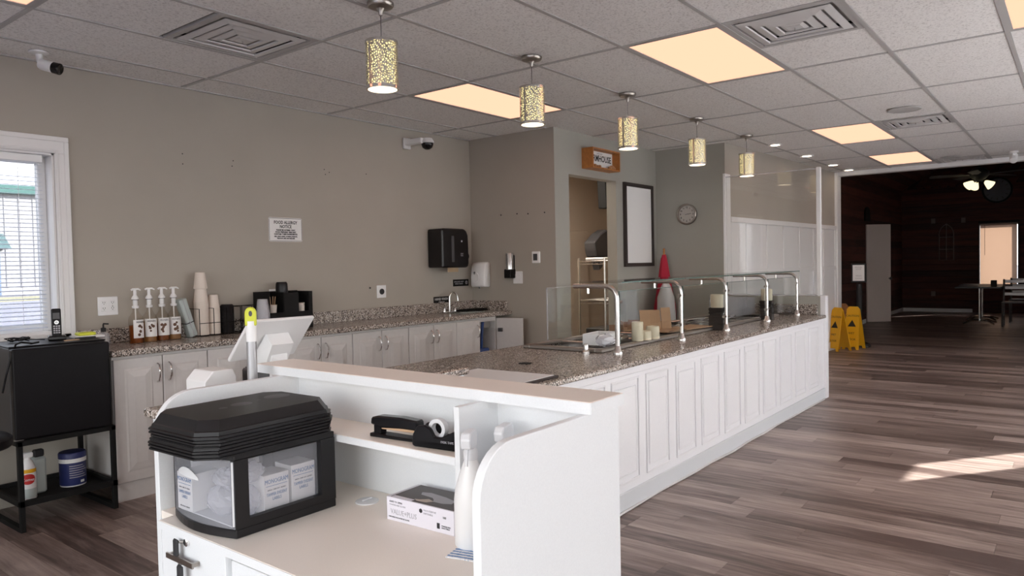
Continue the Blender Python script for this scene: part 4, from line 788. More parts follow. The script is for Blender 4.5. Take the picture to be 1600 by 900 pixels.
t = thing('round_stool', 'black round stool seat cut by the left edge of the photo', 'stool', (1.015, 3.88, 0)); MB().lathe([(.17, .58), (.18, .59), (.18, .62), (.16, .635), (.001, .637)], 28).build('seat', M['black'], t, True); MB().tube([(0, 0, .03), (0, 0, .58)], .025, 10).build('post', M['blackmat'], t); MB().lathe([(.09, 0), (.09, .015), (.05, .04), (.001, .04)], 24).build('base', M['blackmat'], t)
# ================================================================== SERVING COUNTER
SF = 1.951; ST = .808; SX_0, SX_1 = 2.45, 7.352
sc_ = thing('serving_counter', 'long white panelled serving counter down the middle of the room', 'counter', (0, 0, 0))
MB().box(SX_0+.03, SX_1, SF, 2.92, .02, ST-.03).build('body', M['panelwhite'], sc_)
MB().box(SX_0+.03, SX_1, SF-.012, SF, .0, .105, .003).build('base_band', M['basegrey'], sc_); MB().box(SX_0+.03, SX_1, SF-.008, SF, ST-.07, ST-.03, .003).build('top_band', M['panelwhite'], sc_)
for x0, x1 in ((2.62, 2.92), (2.98, 3.262), (3.321, 3.623), (3.706, 3.999), (4.095, 4.384), (4.47, 4.772), (4.862, 5.163), (5.245, 5.555), (5.640, 5.951), (6.046, 6.355), (6.455, 6.755), (6.850, 7.156)):
    z0, z1 = .147, .717; p = MB()
    for i0, w_, dpt in ((0, .012, .008), (.032, .006, .005)):
        a, b, c, d = x0+i0, x1-i0, z0+i0*1.3, z1-i0*1.3
        for q in ((a, b, c, c+w_), (a, b, d-w_, d), (a, a+w_, c+w_, d-w_), (b-w_, b, c+w_, d-w_)): p.box(q[0], q[1], SF-dpt, SF, q[2], q[3], .0025)
    p.box(x0+.038, x1-.038, SF-.004, SF, z0+.05, z1-.05, .003)
    p.build('panel_moulding', M['panelwhite'], sc_)
ca = MB(); ca.tube([(SX_0+.03+k*.1, SF-.016-.004*math.sin(k*.83)-.005*math.sin(k*.31), .006+.003*abs(math.sin(k*.5))) for k in range(49)], .007, 6); ca.build('loose_caulk', M['whitecloth'], sc_)
# worktop with the opening for the wells
gw = thing('serving_worktop', 'speckled granite worktop with rounded edge on the white serving counter', 'worktop', (0, 0, 0))
WLx0, WLx1, WLy0, WLy1 = 3.80, 7.0, 2.30, 2.84
g = MB(); g.box(SX_0, WLx0, SF-.025, 2.98, ST-.03, ST, .008, 2).box(WLx1, SX_1, SF-.025, 2.98, ST-.03, ST, .008, 2).box(WLx0-.009, WLx1+.009, SF-.025, WLy0, ST-.03, ST, .008, 2).box(WLx0-.009, WLx1+.009, WLy1, 2.98, ST-.03, ST, .008, 2); g.build('slab', M['granite'], gw)
MB().box(SX_1-.025, SX_1, SF+.05, 2.90, ST, ST+.1, .006).build('end_upstand', M['granite2'], gw)
ew = thing('end_wall', 'low grey end wall with white front post at the far end of the counter', 'partition', (0, 0, 0)); MB().box(SX_1+.004, SX_1+.085, SF+.03, 3.04, 0, .985).build('core', M['wallgreen'], ew); MB().box(SX_1+.001, SX_1+.09, SF-.02, SF+.03, 0, .992, .003).build('front_post', M['panelwhite'], ew)
gp = thing('glass_partition', 'tall clear glass partition in white channels at the far end of the counter', 'partition', (0, 0, 0))
MB().box(7.40, 7.44, 1.985, 2.025, .993, 2.235, .003).build('post', M['white'], gp); MB().box(7.405, 7.435, 2.935, 2.96, .99, 2.26, .003).build('wall_channel', M['white'], gp); MB().box(7.416, 7.424, 2.025, 2.935, .992, 2.225).build('pane', M['glasswall'], gp); MB().box(7.414, 7.426, 2.025, 2.935, 2.218, 2.228).build('top_edge', M['clearplastic'], gp); MB().box(7.405, 7.435, 2.025, 2.935, .986, 1.0).build('bottom_channel', M['clearplastic'], gp)
# cutting board / framed board and hole
t = thing('framed_board', 'white board with dark edge lying on the near end of the granite', 'board', (2.72, 2.215, ST), math.radians(2))
MB().box(-.145, .14, -.25, .25, 0, .010, .002).build('edge', M['brownblack'], t); MB().box(-.128, .123, -.233, .233, .010, .0125).build('panel', M['paper'], t)
t = thing('cable_grommet', 'small dark cable hole in the granite near the framed board', 'grommet', (3.17, 2.40, ST)); MB().lathe([(.035, .0005), (.035, .004), (.028, .005), (.001, .005)], 20).build('ring', M['dark'], t)
# wells
ws = thing('steam_table', 'steel food well unit set into the granite serving counter', 'food well', (0, 0, ST))
f = MB(); e = .022
for x0, x1, y0, y1 in ((WLx0-.03, WLx1+.03, WLy0-.03, WLy0+e), (WLx0-.03, WLx1+.03, WLy1-e, WLy1+.03), (WLx0-.03, WLx0+e, WLy0+e, WLy1-e), (WLx1-e, WLx1+.03, WLy0+e, WLy1-e)): f.box(x0, x1, y0, y1, .0005, .022, .004)
f.build('rim', M['wornsteel'], ws); nw = 8
MB().box(WLx0+e, WLx1-e, WLy0+e, WLy1-e, -.021, -.018).build('well_floor', M['darksteel'], ws)
for k in range(1, 9):
    xx = WLx0+k*(WLx1-WLx0)/9; MB().box(xx-.02, xx+.02, WLy0+e, WLy1-e, -.017, .016, .004).build('divider_bar', M['steel'], ws)
for k in range(9):
    xx = WLx0+(k+.5)*(WLx1-WLx0)/9; MB().lathe([(.10, -.017), (.10, .004), (.092, .006), (.092, -.016)], 24, (xx, (WLy0+WLy1)/2+.05, 0), caps=False).build('well_ring', M['steel'], ws, True)
# sneeze guard
sg = thing('sneeze_guard', 'glass sneeze guard on steel posts over the serving counter', 'sneeze guard', (0, 0, ST))
PX = [3.765, 4.64, 5.44, 6.37, 7.22]; PY = 2.16; TZ = 1.212-ST
for k, xx in enumerate(PX):
    r = .0145 if k == 0 else .0125
    po = MB().tube([(xx, PY, .02), (xx, PY, TZ-.09)]+[(xx, PY+.075-.075*math.cos(math.radians(a)), TZ-.075+.075*math.sin(math.radians(a))) for a in range(0, 91, 15)]+[(xx, PY+.30, TZ)], r, 14).build('post', M['steel'], sg, True)
    MB().lathe([(.030, 0), (.030, .016), (.022, .026), (.019, .045), (.0155, .05)], 18, (xx, PY, 0)).build('foot', M['steel'], po, True)
    for zz in (.11, .31):
        for s in ((-1, 1) if 0 < k < 4 else ((1,) if k == 0 else (-1,))): MB().tube([(xx+s*.014, PY, zz), (xx+s*.05, PY, zz)], .011, 8).build('clamp', M['nickel'], po)
    MB().tube([(xx, PY+.2, TZ-.045), (xx, PY+.2, TZ-.01)], .009, 8).build('shelf_clip', M['steel'], po)
for k in range(4):
    x0, x1 = PX[k]+.03, PX[k+1]-.03
    MB().box(x0, x1, PY-.003, PY+.003, .06, TZ-.03).build('front_pane', M['glass'], sg); MB().box(PX[k]+.01, PX[k+1]-.01, PY-.03, PY+.30, TZ+.019, TZ+.025).build('top_pane', M['glass'], sg)
    e_ = MB(); e_.box(PX[k]+.01, PX[k+1]-.01, PY-.033, PY-.03, TZ+.018, TZ+.026).box(x0-.004, x0, PY-.004, PY+.004, .06, TZ-.03).box(x0, x1, PY-.004, PY+.004, TZ-.033, TZ-.03); e_.build('pane_edge', M['glassgreen'], sg)
bp_ = MB().box(4.18, 5.3, 2.955, 2.961, .003, .375).build('rear_pane', M['glass'], sg); MB().box(4.176, 4.18, 2.954, 2.962, .003, .375).box(4.18, 5.3, 2.954, 2.962, .374, .377).build('rear_pane_edge', M['clearplastic'], sg)
MB().lathe([(.024, 0), (.024, .014), (.015, .02), (.015, .052), (.012, .058), (.001, .058)], 16, (3.715, 2.35, 0)).build('stub_post', M['steel'], sg, True)
# things on the serving counter
WZ = ST+.0225; wz2 = ST-.017
t = thing('wax_candle', 'cream pillar candle on a dark turned wooden holder, near one', 'candle', (5.87, 2.26, ST), .1); 
def candle(x, y, z, lab, rz=0.1):
    t = thing('pillar_candle', lab, 'candle', (x, y, z), rz, 'cream pillar candles'); MB().lathe([(.001, 0), (.047, 0), (.049, .004), (.049, .098), (.044, .104), (.030, .096), (.001, .094)], 24).build('wax', M['wax'], t, True); MB().tube([(0, 0, .094), (.002, 0, .106)], .0015, 5).build('wick', M['ink'], t); return t
bpy.data.objects.remove(t)
def holder(x, y, lab):
    t = thing('candle_holder', lab, 'candle holder', (x, y, ST+.0005), .12, 'dark wooden candle holders'); h = MB(); h.box(-.053, .053, -.053, .053, 0, .115, .004).box(-.046, .046, -.046, .046, .113, .127).box(-.054, .054, -.054, .054, .125, .142, .004).box(-.049, .049, -.049, .049, .14, .153).box(-.054, .054, -.054, .054, .151, .173, .004); h.build('block', M['candlewood'], t); return t
holder(5.50, 2.257, 'dark wooden candle holder nearer the camera, right of the cardboard'); candle(5.50, 2.257, ST+.174, 'cream pillar candle standing on the nearer dark holder')
holder(6.60, 2.24, 'dark wooden candle holder further away, behind the fourth guard post'); candle(6.60, 2.24, ST+.174, 'cream pillar candle standing on the further dark holder')
def wax(x, y, r, h, lab, rz=0, cut=0):
    t = thing('wax_block', lab, 'candle', (x, y, ST+.0225), rz, 'loose cream wax candles'); MB().lathe([(.001, 0), (r-.002, 0), (r, .003), (r, h-.003), (r-.004, h+.002), (r-.012, h-.006), (.001, h-.008)], 20).jitter(.0012).build('wax', M['wax'], t, True); return t
wax(4.30, 2.315, .038, .125, 'tallest loose cream candle standing left among the short ones'); wax(4.37, 2.29, .036, .06, 'short cream candle between the tall one and the pale one'); wax(4.46, 2.285, .045, .085, 'medium pale cream candle, rightmost of the loose trio')
t = thing('white_tub', 'white tub with a grey plastic bag inside at the near well', 'tub', (4.02, 2.44, ST+.0225), .1); MB().box(-.08, .15, -.08, .08, 0, .006).box(-.08, .15, -.08, -.074, .006, .07, .002).box(-.08, .15, .074, .08, .006, .07, .002).box(-.08, -.074, -.074, .074, .006, .07, .002).box(.144, .15, -.074, .074, .006, .07, .002).build('tub_body', M['plasticw'], t)
t = thing('grey_bag', 'crumpled grey plastic bag lying in front of the white tub', 'bag', (3.93, 2.34, ST+.0225)); MB().sphere((0, 0, .04), .07, (1.1, .75, .55), 14).jitter(.008).build('bag_body', M['bagplastic'], t, True)
t = thing('folded_film', 'folded sheet of grey film lying between the tub and the candles', 'film', (4.22, 2.46, ST+.0225), .2); MB().box(-.14, .12, -.08, .08, 0, .03, .012).jitter(.004).build('film_body', M['silver'], t, True)
t = thing('cardboard_box', 'open brown cardboard box with raised flaps on the wells', 'box', (4.98, 2.60, ST+.0225), math.radians(-52))
b = MB(); b.box(-.18, .19, -.02, .26, 0, .005).box(-.18, .19, .255, .26, .005, .05).box(-.18, -.175, -.02, .255, .005, .07); b.build('tray_body', M['cardboard'], t)
for x0, x1, y, z0, h, tilt, turn, c in ((-.05, .105, -.02, .005, .16, -.40, 0, 'cardboard'), (.115, .19, -.02, .005, .17, -.25, .12, 'cardboard'), (-.15, -.06, .0, .005, .11, -.9, -.25, 'cardboard2'), (-.28, -.17, .05, .0, .045, -.2, .0, 'cardboard2')):
    mm = Matrix.Translation((0, y, z0)) @ Matrix.Rotation(turn, 4, 'Z') @ Matrix.Rotation(tilt, 4, 'X'); MB().box(x0, x1, -.0025, .0025, 0, h, mat=mm).build('flap', M[c], t)
t = thing('cardboard_sheet', 'flat brown cardboard sheet lying on the wells behind the candles', 'cardboard', (5.12, 2.42, ST+.0285), -.12); MB().box(-.30, .36, -.11, .10, 0, .006).build('sheet', M['cardboard'], t); MB().box(-.28, -.05, -.112, -.1101, -.001, .012).build('torn_edge', M['cardboard2'], t)
t = thing('divider_holder', 'row of clear upright plastic dividers at the far end of the wells', 'divider', (6.78, 2.62, ST+.0225))
for k in range(9): MB().box(-.22+k*.055, -.214+k*.055, -.13, .13, 0, .16).build('divider', M['clearplastic'], t)
MB().box(-.24, .24, .13, .138, 0, .17).build('back_plate', M['clearplastic'], t)
t = thing('plastic_wrap', 'crumpled clear plastic wrap on the far well', 'wrap', (6.35, 2.55, ST+.0225)); MB().sphere((0, 0, .012), .10, (2.2, .9, .15), 14).jitter(.009).build('wrap_body', M['bagplastic'], t)
for k, (x, y, lab) in enumerate(((5.75, 2.55, 'long steel serving rail lying over the near wells'), (5.95, 2.68, 'steel serving rail lying furthest back over the wells'), (6.15, 2.45, 'steel serving rail lying nearest the far candle'))):
    o = MB().tube([(-.32, 0, .008), (.32, .03, .008)], .008, 8).build('serving_rail', M['chrome']); o.location = (x, y, ST+.0235); o.rotation_euler = (0, 0, [.1, -.3, .25][k]); tag(o, lab, 'rail', 'loose steel rails on the wells')
t = thing('wire_coil', 'tangled dark wire against the granite end upstand', 'wire', (7.22, 2.35, ST))
o = MB().tube([(.07*math.sin(k*1.7)*(.3+.7*math.sin(k*.21)**2), .16*math.cos(k*.77), .05+.045*math.sin(k*1.13)) for k in range(90)], .0022, 4).build('wire', M['darksteel'], t)
# ================================================================== RECEPTION DESK
DT = .69; DF = .925; YLi, YRo, YRi = 2.010, .868, .888
dk = thing('reception_desk', 'white reception desk with raised ledge and rounded side panels', 'desk', (0, 0, 0))
def side(x0, x1, zt, r): return [(x1, 0), (x1, zt), (x0+r, zt)]+arc((x0+r, zt-r), r, 90, 180, 8, lambda a, b: (a, b))[1:]+[(x0, 0)]
MB().prism(side(.965, 1.51, 1.012, .105), 1, YLi, YLi+.022, .0015).build('side_panel', M['lam'], dk)
MB().prism(side(1.0, 1.512, 1.012, .10), 1, YRo, YRi, .0015).build('side_panel', M['lam'], dk)
MB().box(1.43, 1.448, YRi, YLi, 0, 1.012).build('back_panel', M['lam'], dk); MB().box(1.492, 1.51, YRi, YLi, 0, 1.012).build('front_fascia', M['lam'], dk)
MB().box(1.372, 1.522, .858, 2.165, 1.0125, 1.040, .003).build('ledge', P('ledge_laminate_warm_lit', (.95, .87, .80), .3, var=(300, .02)), dk)  # ledge colour also carries the warm ceiling light
MB().prism([(DF, YRi+.001), (1.43, YRi+.001), (1.43, YLi-.001), (.968, YLi-.001), (.968, 1.942), (DF, 1.937)], 2, DT-.022, DT, .0015).build('desktop', M['lamwarm'], dk)
MB().box(1.285, 1.43, 1.19, YLi-.001, .868, .888, .0015).build('shelf', M['lamwarm'], dk)
MB().box(1.283, 1.43, 1.173, 1.189, DT, 1.012).build('divider', M['lam'], dk)
MB().box(1.3705, 1.372, .858, 2.165, 1.0125, 1.039).build('edge_band', M['lam'], dk); MB().box(1.372, 1.522, .8565, .858, 1.0125, 1.039).build('edge_band', M['lam'], dk); MB().box(1.2835, 1.285, 1.19, YLi-.001, .868, .887).build('edge_band', M['lam'], dk); MB().box(DF-.0015, DF, YRi+.001, 1.937, DT-.022, DT-.001).build('edge_band', M['lam'], dk)
# left pedestal with lockable drawer, cubby below, right apron drawer
MB().box(.95, 1.43, YLi-.09, YLi-.072, 0, DT-.022).build('pedestal_side', M['lam'], dk); MB().box(.95, 1.43, 1.605, 1.622, 0, DT-.022).build('pedestal_side', M['lam'], dk); MB().box(.95, 1.43, 1.622, YLi-.09, .50, .518).build('pedestal_shelf', M['lam'], dk); MB().box(.97, .988, YLi-.072, YLi, 0, DT-.022).build('filler', M['lam'], dk)
MB().box(.95, 1.43, 1.622, YLi-.09, .05, .07).build('pedestal_floor', M['lam'], dk)
dr = MB().box(.931, .949, 1.624, YLi-.075, .528, DT-.024, .0015).build('drawer', M['lam'], dk)
hb = MB(); hb.box(.912, .931, 1.742, 1.750, .612, .622).box(.912, .931, 1.858, 1.866, .612, .622).box(.908, .914, 1.738, 1.870, .610, .624, .001); hb.build('handle', M['nickel'], dr)
MB().lathe([(.011, 0), (.011, .006), (.008, .008), (.001, .008)], 16, mat=Matrix.Translation((.931, 1.798, .660)) @ Matrix.Rotation(-PI/2, 4, 'Y')).build('lock', M['chrome'], dr)
d2 = MB().box(.933, .951, .905, 1.600, .50, DT-.032, .0015).build('drawer', M['lam'], dk)
ky = thing('key_ring', 'two black headed keys on a ring hanging from the drawer lock', 'keys', (.922, 1.804, .655))
MB().box(-.012, -.004, .012, .034, -.035, .012, .004).build('key_head', M['ink'], ky); MB().tube([(-.008, .022, -.025), (-.010, .010, -.048), (-.010, -.004, -.050), (-.008, -.004, -.036)], .0012, 5).build('ring', M['nickel'], ky); MB().box(-.017, -.008, -.016, .010, -.088, -.048, .005).build('key_head', M['ink'], ky); MB().box(-.0135, -.0115, -.007, .001, -.120, -.088).build('key_blade', M['brownblack'], ky); MB().tube([(.009, -.004, .004), (-.006, .018, .004)], .003, 6).build('key_blade', M['nickel'], ky)
o = MB().tube([(1.065, 2.20, .86), (1.065, 2.42, .86)], .01, 6).build('towel_bar', M['steel']); bpy.data.objects.remove(o)
rc = thing('granite_return', 'short granite topped return counter behind the reception desk', 'counter', (0, 0, 0))
MB().box(1.125, 2.40, 2.12, 2.44, .873, .905, .012, 3).build('slab', M['granite2'], rc); MB().box(1.16, 2.38, 2.14, 2.44, 0, .873).build('base', M['lam'], rc)
# tablet (pos display) on the return counter
tb = thing('display_tablet', 'white tilted display tablet seen from behind, on a square foot', 'tablet', (0, 0, 0))
TL, TR, BR_, BL_ = [Vector(p) for p in ((1.478, 2.356, 1.164), (1.777, 2.38, 1.16), (1.765, 2.509, 1.008), (1.466, 2.485, 1.012))]
ux = (TR-TL).normalized(); uz = (TL-BL_).normalized(); uy = uz.cross(ux).normalized(); cc = (TL+TR+BR_+BL_)/4
mt = Matrix.Identity(4)
for i in range(3): mt[i][0] = ux[i]; mt[i][1] = uy[i]; mt[i][2] = uz[i]; mt[i][3] = cc[i]
tb.matrix_world = mt
MB().box(-.15, .15, 0, .014, -.10, .10, .004, 2).build('back_shell', M['plasticw'], tb); MB().box(-.142, .142, .0135, .0155, -.092, .092).build('screen', M['blackgloss'], tb)
fo = MB(); A = [(-.055, -.005, .035), (.05, -.005, .035), (.05, -.005, -.085), (-.055, -.005, -.085)]; B = [(-.045, -.05, .02), (.055, -.05, .02), (.055, -.075, -.10), (-.045, -.075, -.10)]
fo.face(*A[::-1]); fo.face(*B); 
for k in range(4): fo.face(A[k], A[(k+1) % 4], B[(k+1) % 4], B[k])
fo.build('foot', M['plasticw'], tb)
mti = mt.inverted(); ft = MB(); ft.box(1.54, 1.70, 2.36, 2.455, .9055, .95, .004, mat=mti); ft.box(1.59, 1.66, 2.40, 2.44, .95, 1.03, mat=mti); ft.build('stand_base', M['plasticw'], tb)
t = thing('receipt_printer', 'white receipt printer top peeking over the left side panel', 'printer', (1.29, 2.30, .9055)); MB().prism([(-.055, 0), (-.055, .085), (-.025, .117), (.045, .117), (.058, .092), (.058, 0)], 1, -.06, .06, .003).build('case', M['plasticw'], t); MB().box(-.02, .04, -.062, -.058, .03, .06).build('paper_slot', M['graphite'], t)
t = thing('card_reader', 'small dark grey card reader between the pole and the ledge', 'card reader', (1.46, 2.30, .9055), .2); MB().box(-.04, .04, -.03, .03, 0, .103, .006).build('case', M['graphite'], t); MB().box(-.03, .03, -.02, .02, .103, .107).build('keypad', M['darksteel'], t)
o = thing('mop_handle', 'grey pole with white and lime green hanging grip behind the desk', 'pole', (1.305, 2.076, 0))
MB().tube([(0, 0, .001), (0, 0, 1.17)], .0155, 14).build('pole', M['alu'], o, True); MB().tube([(0, 0, 1.125), (0, 0, 1.19)], .0165, 14).build('white_grip', M['plasticw'], o, True)
gpoly = [(-.0175, 1.175), (-.0175, 1.215)]+[(.0175*math.cos(math.radians(a)), 1.217+.0175*math.sin(math.radians(a))) for a in range(180, -1, -20)]+[(.0175, 1.175)]
gm = Matrix.Rotation(math.radians(-35), 4, 'Z'); MB().prism(gpoly, 1, -.013, .013, .003, mat=gm).build('lime_tip', M['lime'], o); MB().prism([(.0055*math.cos(k*PI/6), 1.214+.009*math.sin(k*PI/6)) for k in range(12)], 1, -.0135, .0135, mat=gm).build('hang_hole', M['graphite'], o)
# drawer bin on the desk
BX0, BX1, BY0, BY1, BZ0, BZ1 = .968, 1.272, 1.632, 1.930, DT+.0005, .900
bn = thing('drawer_bin', 'black framed storage bin with cloudy drawer front on the desk', 'storage bin', (0, 0, 0))
def bow(x, n=10, d=.028): return [(x-d*math.sin(PI*k/n), BY0+(BY1-BY0)*k/n) for k in range(n+1)]
def slab_bow(z0, z1, d=.03, inset=0): return MB().prism([(BX1, BY1), (BX1, BY0)]+bow(BX0+inset, d=d), 2, z0, z1, .002)
fr_ = slab_bow(BZ0, BZ0+.022); fr_.build('base', M['blacklid'], bn); slab_bow(BZ1-.016, BZ1).build('top', M['blacklid'], bn)
def sideframe(y0, y1): 
    s = MB(); wx0, wx1, wz0, wz1 = 1.006, 1.226, .733, .882
    s.box(BX0, wx0, y0, y1, BZ0+.022, BZ1-.016).box(wx1, BX1, y0, y1, BZ0+.022, BZ1-.016).box(wx0, wx1, y0, y1, BZ0+.022, wz0).box(wx0, wx1, y0, y1, wz1, BZ1-.016); return s
sideframe(BY0, BY0+.018).build('side_frame', M['blacklid'], bn); sideframe(BY1-.018, BY1).build('side_frame', M['blacklid'], bn); MB().box(BX1-.012, BX1, BY0+.018, BY1-.018, BZ0+.022, BZ1-.016).build('back', M['blacklid'], bn)
df_ = MB(); pts = [(a, b) for a, b in bow(BX0-.0, d=.024)]; pts = [(a, max(BY0+.004, min(BY1-.004, b))) for a, b in pts]
for (a0, b0), (a1, b1) in zip(pts, pts[1:]):
    df_.face((a0, b0, BZ0+.023), (a1, b1, BZ0+.023), (a1, b1, BZ1-.018), (a0, b0, BZ1-.018))
dfo = df_.build('drawer_front', M['milk'], bn, True)
MB().tube([(pts[0][0]-.001, pts[0][1]+.004, BZ0+.03), (pts[0][0]-.001, pts[0][1]+.004, BZ1-.02)], .003, 6).build('edge_bead', M['milkw'], dfo)
hp = []
for k in range(9):
    y = 1.755+.115*k/8; xx = BX0-.026*math.sin(PI*(y-BY0)/(BY1-BY0)); hp.append((xx, y))
hh2 = MB()
for (a0, b0), (a1, b1) in zip(hp, hp[1:]):
    t0 = .848-.018*abs((b0-1.8125)/.0575)**2; t1 = .848-.018*abs((b1-1.8125)/.0575)**2; hh2.face((a0-.001, b0, .822), (a1-.001, b1, .822), (a1-.003, b1, t1), (a0-.003, b0, t0))
hh2.build('finger_pull', M['milkw'], dfo, True)
MB().face((BX0+.03, BY0+.020, .728), (BX1-.016, BY0+.020, .728), (BX1-.016, BY0+.020, .884), (BX0+.03, BY0+.020, .884)).build('drawer_side', M['milk'], bn)
MB().box(BX0+.005, BX1-.016, BY0+.022, BY1-.022, BZ0+.0225, BZ0+.026).build('drawer_floor', M['milkw'], bn)
def label_box(x, y, rz, lab, w=.075, d=.075, h=.10):
    t = thing('label_carton', lab, 'box', (x, y, BZ0+.0265), rz, 'tamper label cartons in the bin')
    MB().box(-w/2, w/2, -d/2, d/2, 0, h, .001).build('carton', M['paper'], t)
    for s, sz, z, mk, kx, in (('MONOGRAM', .0165, h-.018, 'inkblue', .72), ('DINE IN • CARRY OUT • DELIVERY', .0045, h-.040, 'ink', .8), ('TAMPER EVIDENT', .0115, h-.052, 'inkblue', .68), ('LABELS', .0115, h-.064, 'inkblue', .75), ('INDICATES SEAL IS BROKEN', .0048, .010, 'ink', .8)):
        text(s, sz, (0, -d/2-.0006, z), RB, M[mk], t, sx=kx, ext=.0002)
    MB().box(-w/2+.006, w/2-.006, -d/2-.0006, -d/2, h-.030, h-.029).build('rule', M['inkblue'], t); return t
label_box(1.105, 1.70, 0, 'white and blue label carton in the bin, left of the pair by the side window'); label_box(1.190, 1.702, 0, 'white and blue label carton in the bin, right of the pair by the side window', h=.108); label_box(1.005, 1.875, -PI/2, 'white and blue label carton behind the cloudy drawer front')
for x, y, z, r, sc3, lab in ((1.045, 1.70, .045, .036, (.75, .9, 1.1), 'crinkled clear bag behind the left part of the bin side window'), (1.055, 1.70, .115, .03, (1.2, .8, .9), 'upper crinkled clear bag in the bin by the side window'), (1.02, 1.77, .04, .05, (.8, 1.1, .8), 'crinkled clear bag low behind the drawer front'), (1.03, 1.77, .095, .04, (.9, 1.2, .6), 'crinkled clear bag resting on another behind the drawer front')):
    t = thing('clear_bag', lab, 'bag', (x, y, BZ0+.0265), group='clear bags in the bin'); MB().sphere((0, 0, z-.005), r, sc3, 18).jitter(.0035).build('bag_film', M['bagplastic'], t)
# stacked tray lids on the bin
lo = [( -.205, -.150+.045), (-.205, .150-.045), (-.165, .150), (.165, .150), (.205, .150-.045), (.205, -.150+.045), (.165, -.150), (-.165, -.150)]
def scl(p, a, b): return [(x*a, y*b) for x, y in p]
def lid_mesh():
    m = MB(); L = [(lo, 0, 1, 1), (lo, .004, 1.0, 1.0), (lo, .005, .975, .965), (lo, .014, .965, .95), (lo, .016, .95, .93), (lo, .040, .885, .83)]
    rings = [[(x, y, z) for x, y in scl(p, a, b)] for p, z, a, b in L]
    for A, B in zip(rings, rings[1:]):
        for k in range(8): m.face(A[k], A[(k+1) % 8], B[(k+1) % 8], B[k])
    m.face(*rings[-1]); bmesh.ops.remove_doubles(m.bm, verts=m.bm.verts[:], dist=1e-6); return m
lab0 = 'black plastic tray lid in the stack under the topmost one on the bin'
root = thing('tray_lid', lab0, 'tray lid', (1.082, 1.768, .9005), .02, 'stacked black tray lids'); lm_ = lid_mesh().build('lid_shell', M['blacklid'], root)
root['label'] = 'black tray lid lying lowest in the stack on the bin'
for k in range(1, 6): dup(root, (1.082+random.uniform(-.004, .004), 1.768+random.uniform(-.003, .003), .9005+k*.0085), None, 'black tray lid in the stack on the bin, '+ORD[k]+' from the bottom')
tl = thing('tray_lid', 'topmost black tray lid of the stack on the bin, with embossed ovals', 'tray lid', (1.082, 1.768, .9005+6*.0085), .02, 'topmost black tray lid'); lid_mesh().build('lid_shell', M['blacklid'], tl)
for x, y, rx, ry in ((-.06, .0, .012, .010), (.0, .01, .030, .024), (.125, .03, .038, .030), (.06, .02, .006, .005)): MB().lathe([(1, 0), (.001, .0005)], 24, mat=Matrix.Translation((x, y, .0405)) @ Matrix.Diagonal((rx, ry, 1, 1)), caps=False).build('embossed_oval', M['graphite'], tl)
# glove box, stapler, tape, bottles, cloth, disc
t = thing('glove_box', 'lavender white box of disposable gloves with dark printed top', 'glove box', (1.345, 1.321, DT+.0003), math.radians(2)); W2, L2, H2 = .060, .116, .061
MB().box(-W2, W2, -L2, L2, 0, H2, .001).build('carton', M['lavender'], t); tp = MB(); tp.box(-W2+.004, W2-.001, -L2+.001, L2-.012, H2, H2+.0004); tp.build('top_print', M['darkcard'], t)
gh = MB(); gh.prism([(-.03, -.05), (-.02, -.075), (.0, -.07), (.012, -.03), (.02, .03), (.012, .055), (-.003, .045), (-.008, .0), (-.02, -.015), (-.03, -.02)], 2, H2+.0005, H2+.0009); gh.build('glove_print', M['inkgrey'], t); MB().prism([(-.047, .02), (-.044, -.01), (-.03, -.022), (-.022, .0), (-.035, .018), (-.04, .034)], 2, H2+.0008, H2+.0012).build('hand_print', M['beigeprint'], t); MB().box(-W2+.004, -W2+.016, .03, .10, H2+.0005, H2+.0009).build('flap_print', M['lavender'], t)
FA = (PI/2, 0, -PI/2)
for s, sz, y, z, mk, kx, al in (('VALUE+PLUS', .019, .055, .024, 'inkgrey', .85, 'CENTER'), ('SLIDE TO OPEN', .0065, .105, .050, 'ink', 1, 'LEFT'), ('POWDER FREE GLOVES', .0055, .105, .042, 'inkgrey', 1, 'LEFT'), ('DISPOSABLE MULTI-PURPOSE GLOVES', .0048, .108, .010, 'ink', .9, 'LEFT'), ('MULTI-PURPOSE', .0065, -.015, .047, 'inkgrey', .9, 'LEFT'), ('DISPOSABLE', .0065, -.015, .039, 'inkgrey', .9, 'LEFT'), ('100', .008, -.085, .040, 'ink', 1, 'CENTER'), ('POWDER FREE\nNON STERILE', .005, -.075, .016, 'ink', .9, 'LEFT')):
    text(s, sz, (-W2-.0004, y, z), FA, M[mk], t, sx=kx, ext=.0002, align=al)
MB().lathe([(.006, 0), (.006, .0006), (.001, .0006)], 6, mat=Matrix.Translation((-W2, -.006, .044)) @ Matrix.Rotation(-PI/2, 4, 'Y')).box(-W2-.0006, -W2, -.069, -.060, .010, .024).build('symbol', M['ink'], t); text('GLOVES', .010, (0, -L2-.0004, .03), RB, M['ink'], t, ext=.0002)
t = thing('stapler', 'black office stapler with beige magazine on the desk shelf', 'stapler', (1.345, 1.455, .8885), math.radians(-84)); 
MB().prism([(-.085, 0), (.085, 0), (.085, .007), (-.085, .010)], 1, -.019, .019, .002).build('base', M['black'], t); MB().box(-.05, .08, -.009, .009, .022, .031, .001).build('magazine', M['woodstick'], t); MB().prism([(-.085, .034), (-.082, .052), (-.06, .058), (.02, .060), (.08, .056), (.083, .030), (.02, .030), (-.05, .026)], 1, -.016, .016, .004).build('arm', M['blackgloss'], t); MB().box(-.075, -.05, -.013, .013, .008, .034, .002).build('pivot', M['black'], t)
t = thing('tape_dispenser', 'black desk tape dispenser with a clear roll on the desk shelf', 'tape dispenser', (1.340, 1.292, .8885), math.radians(-82))
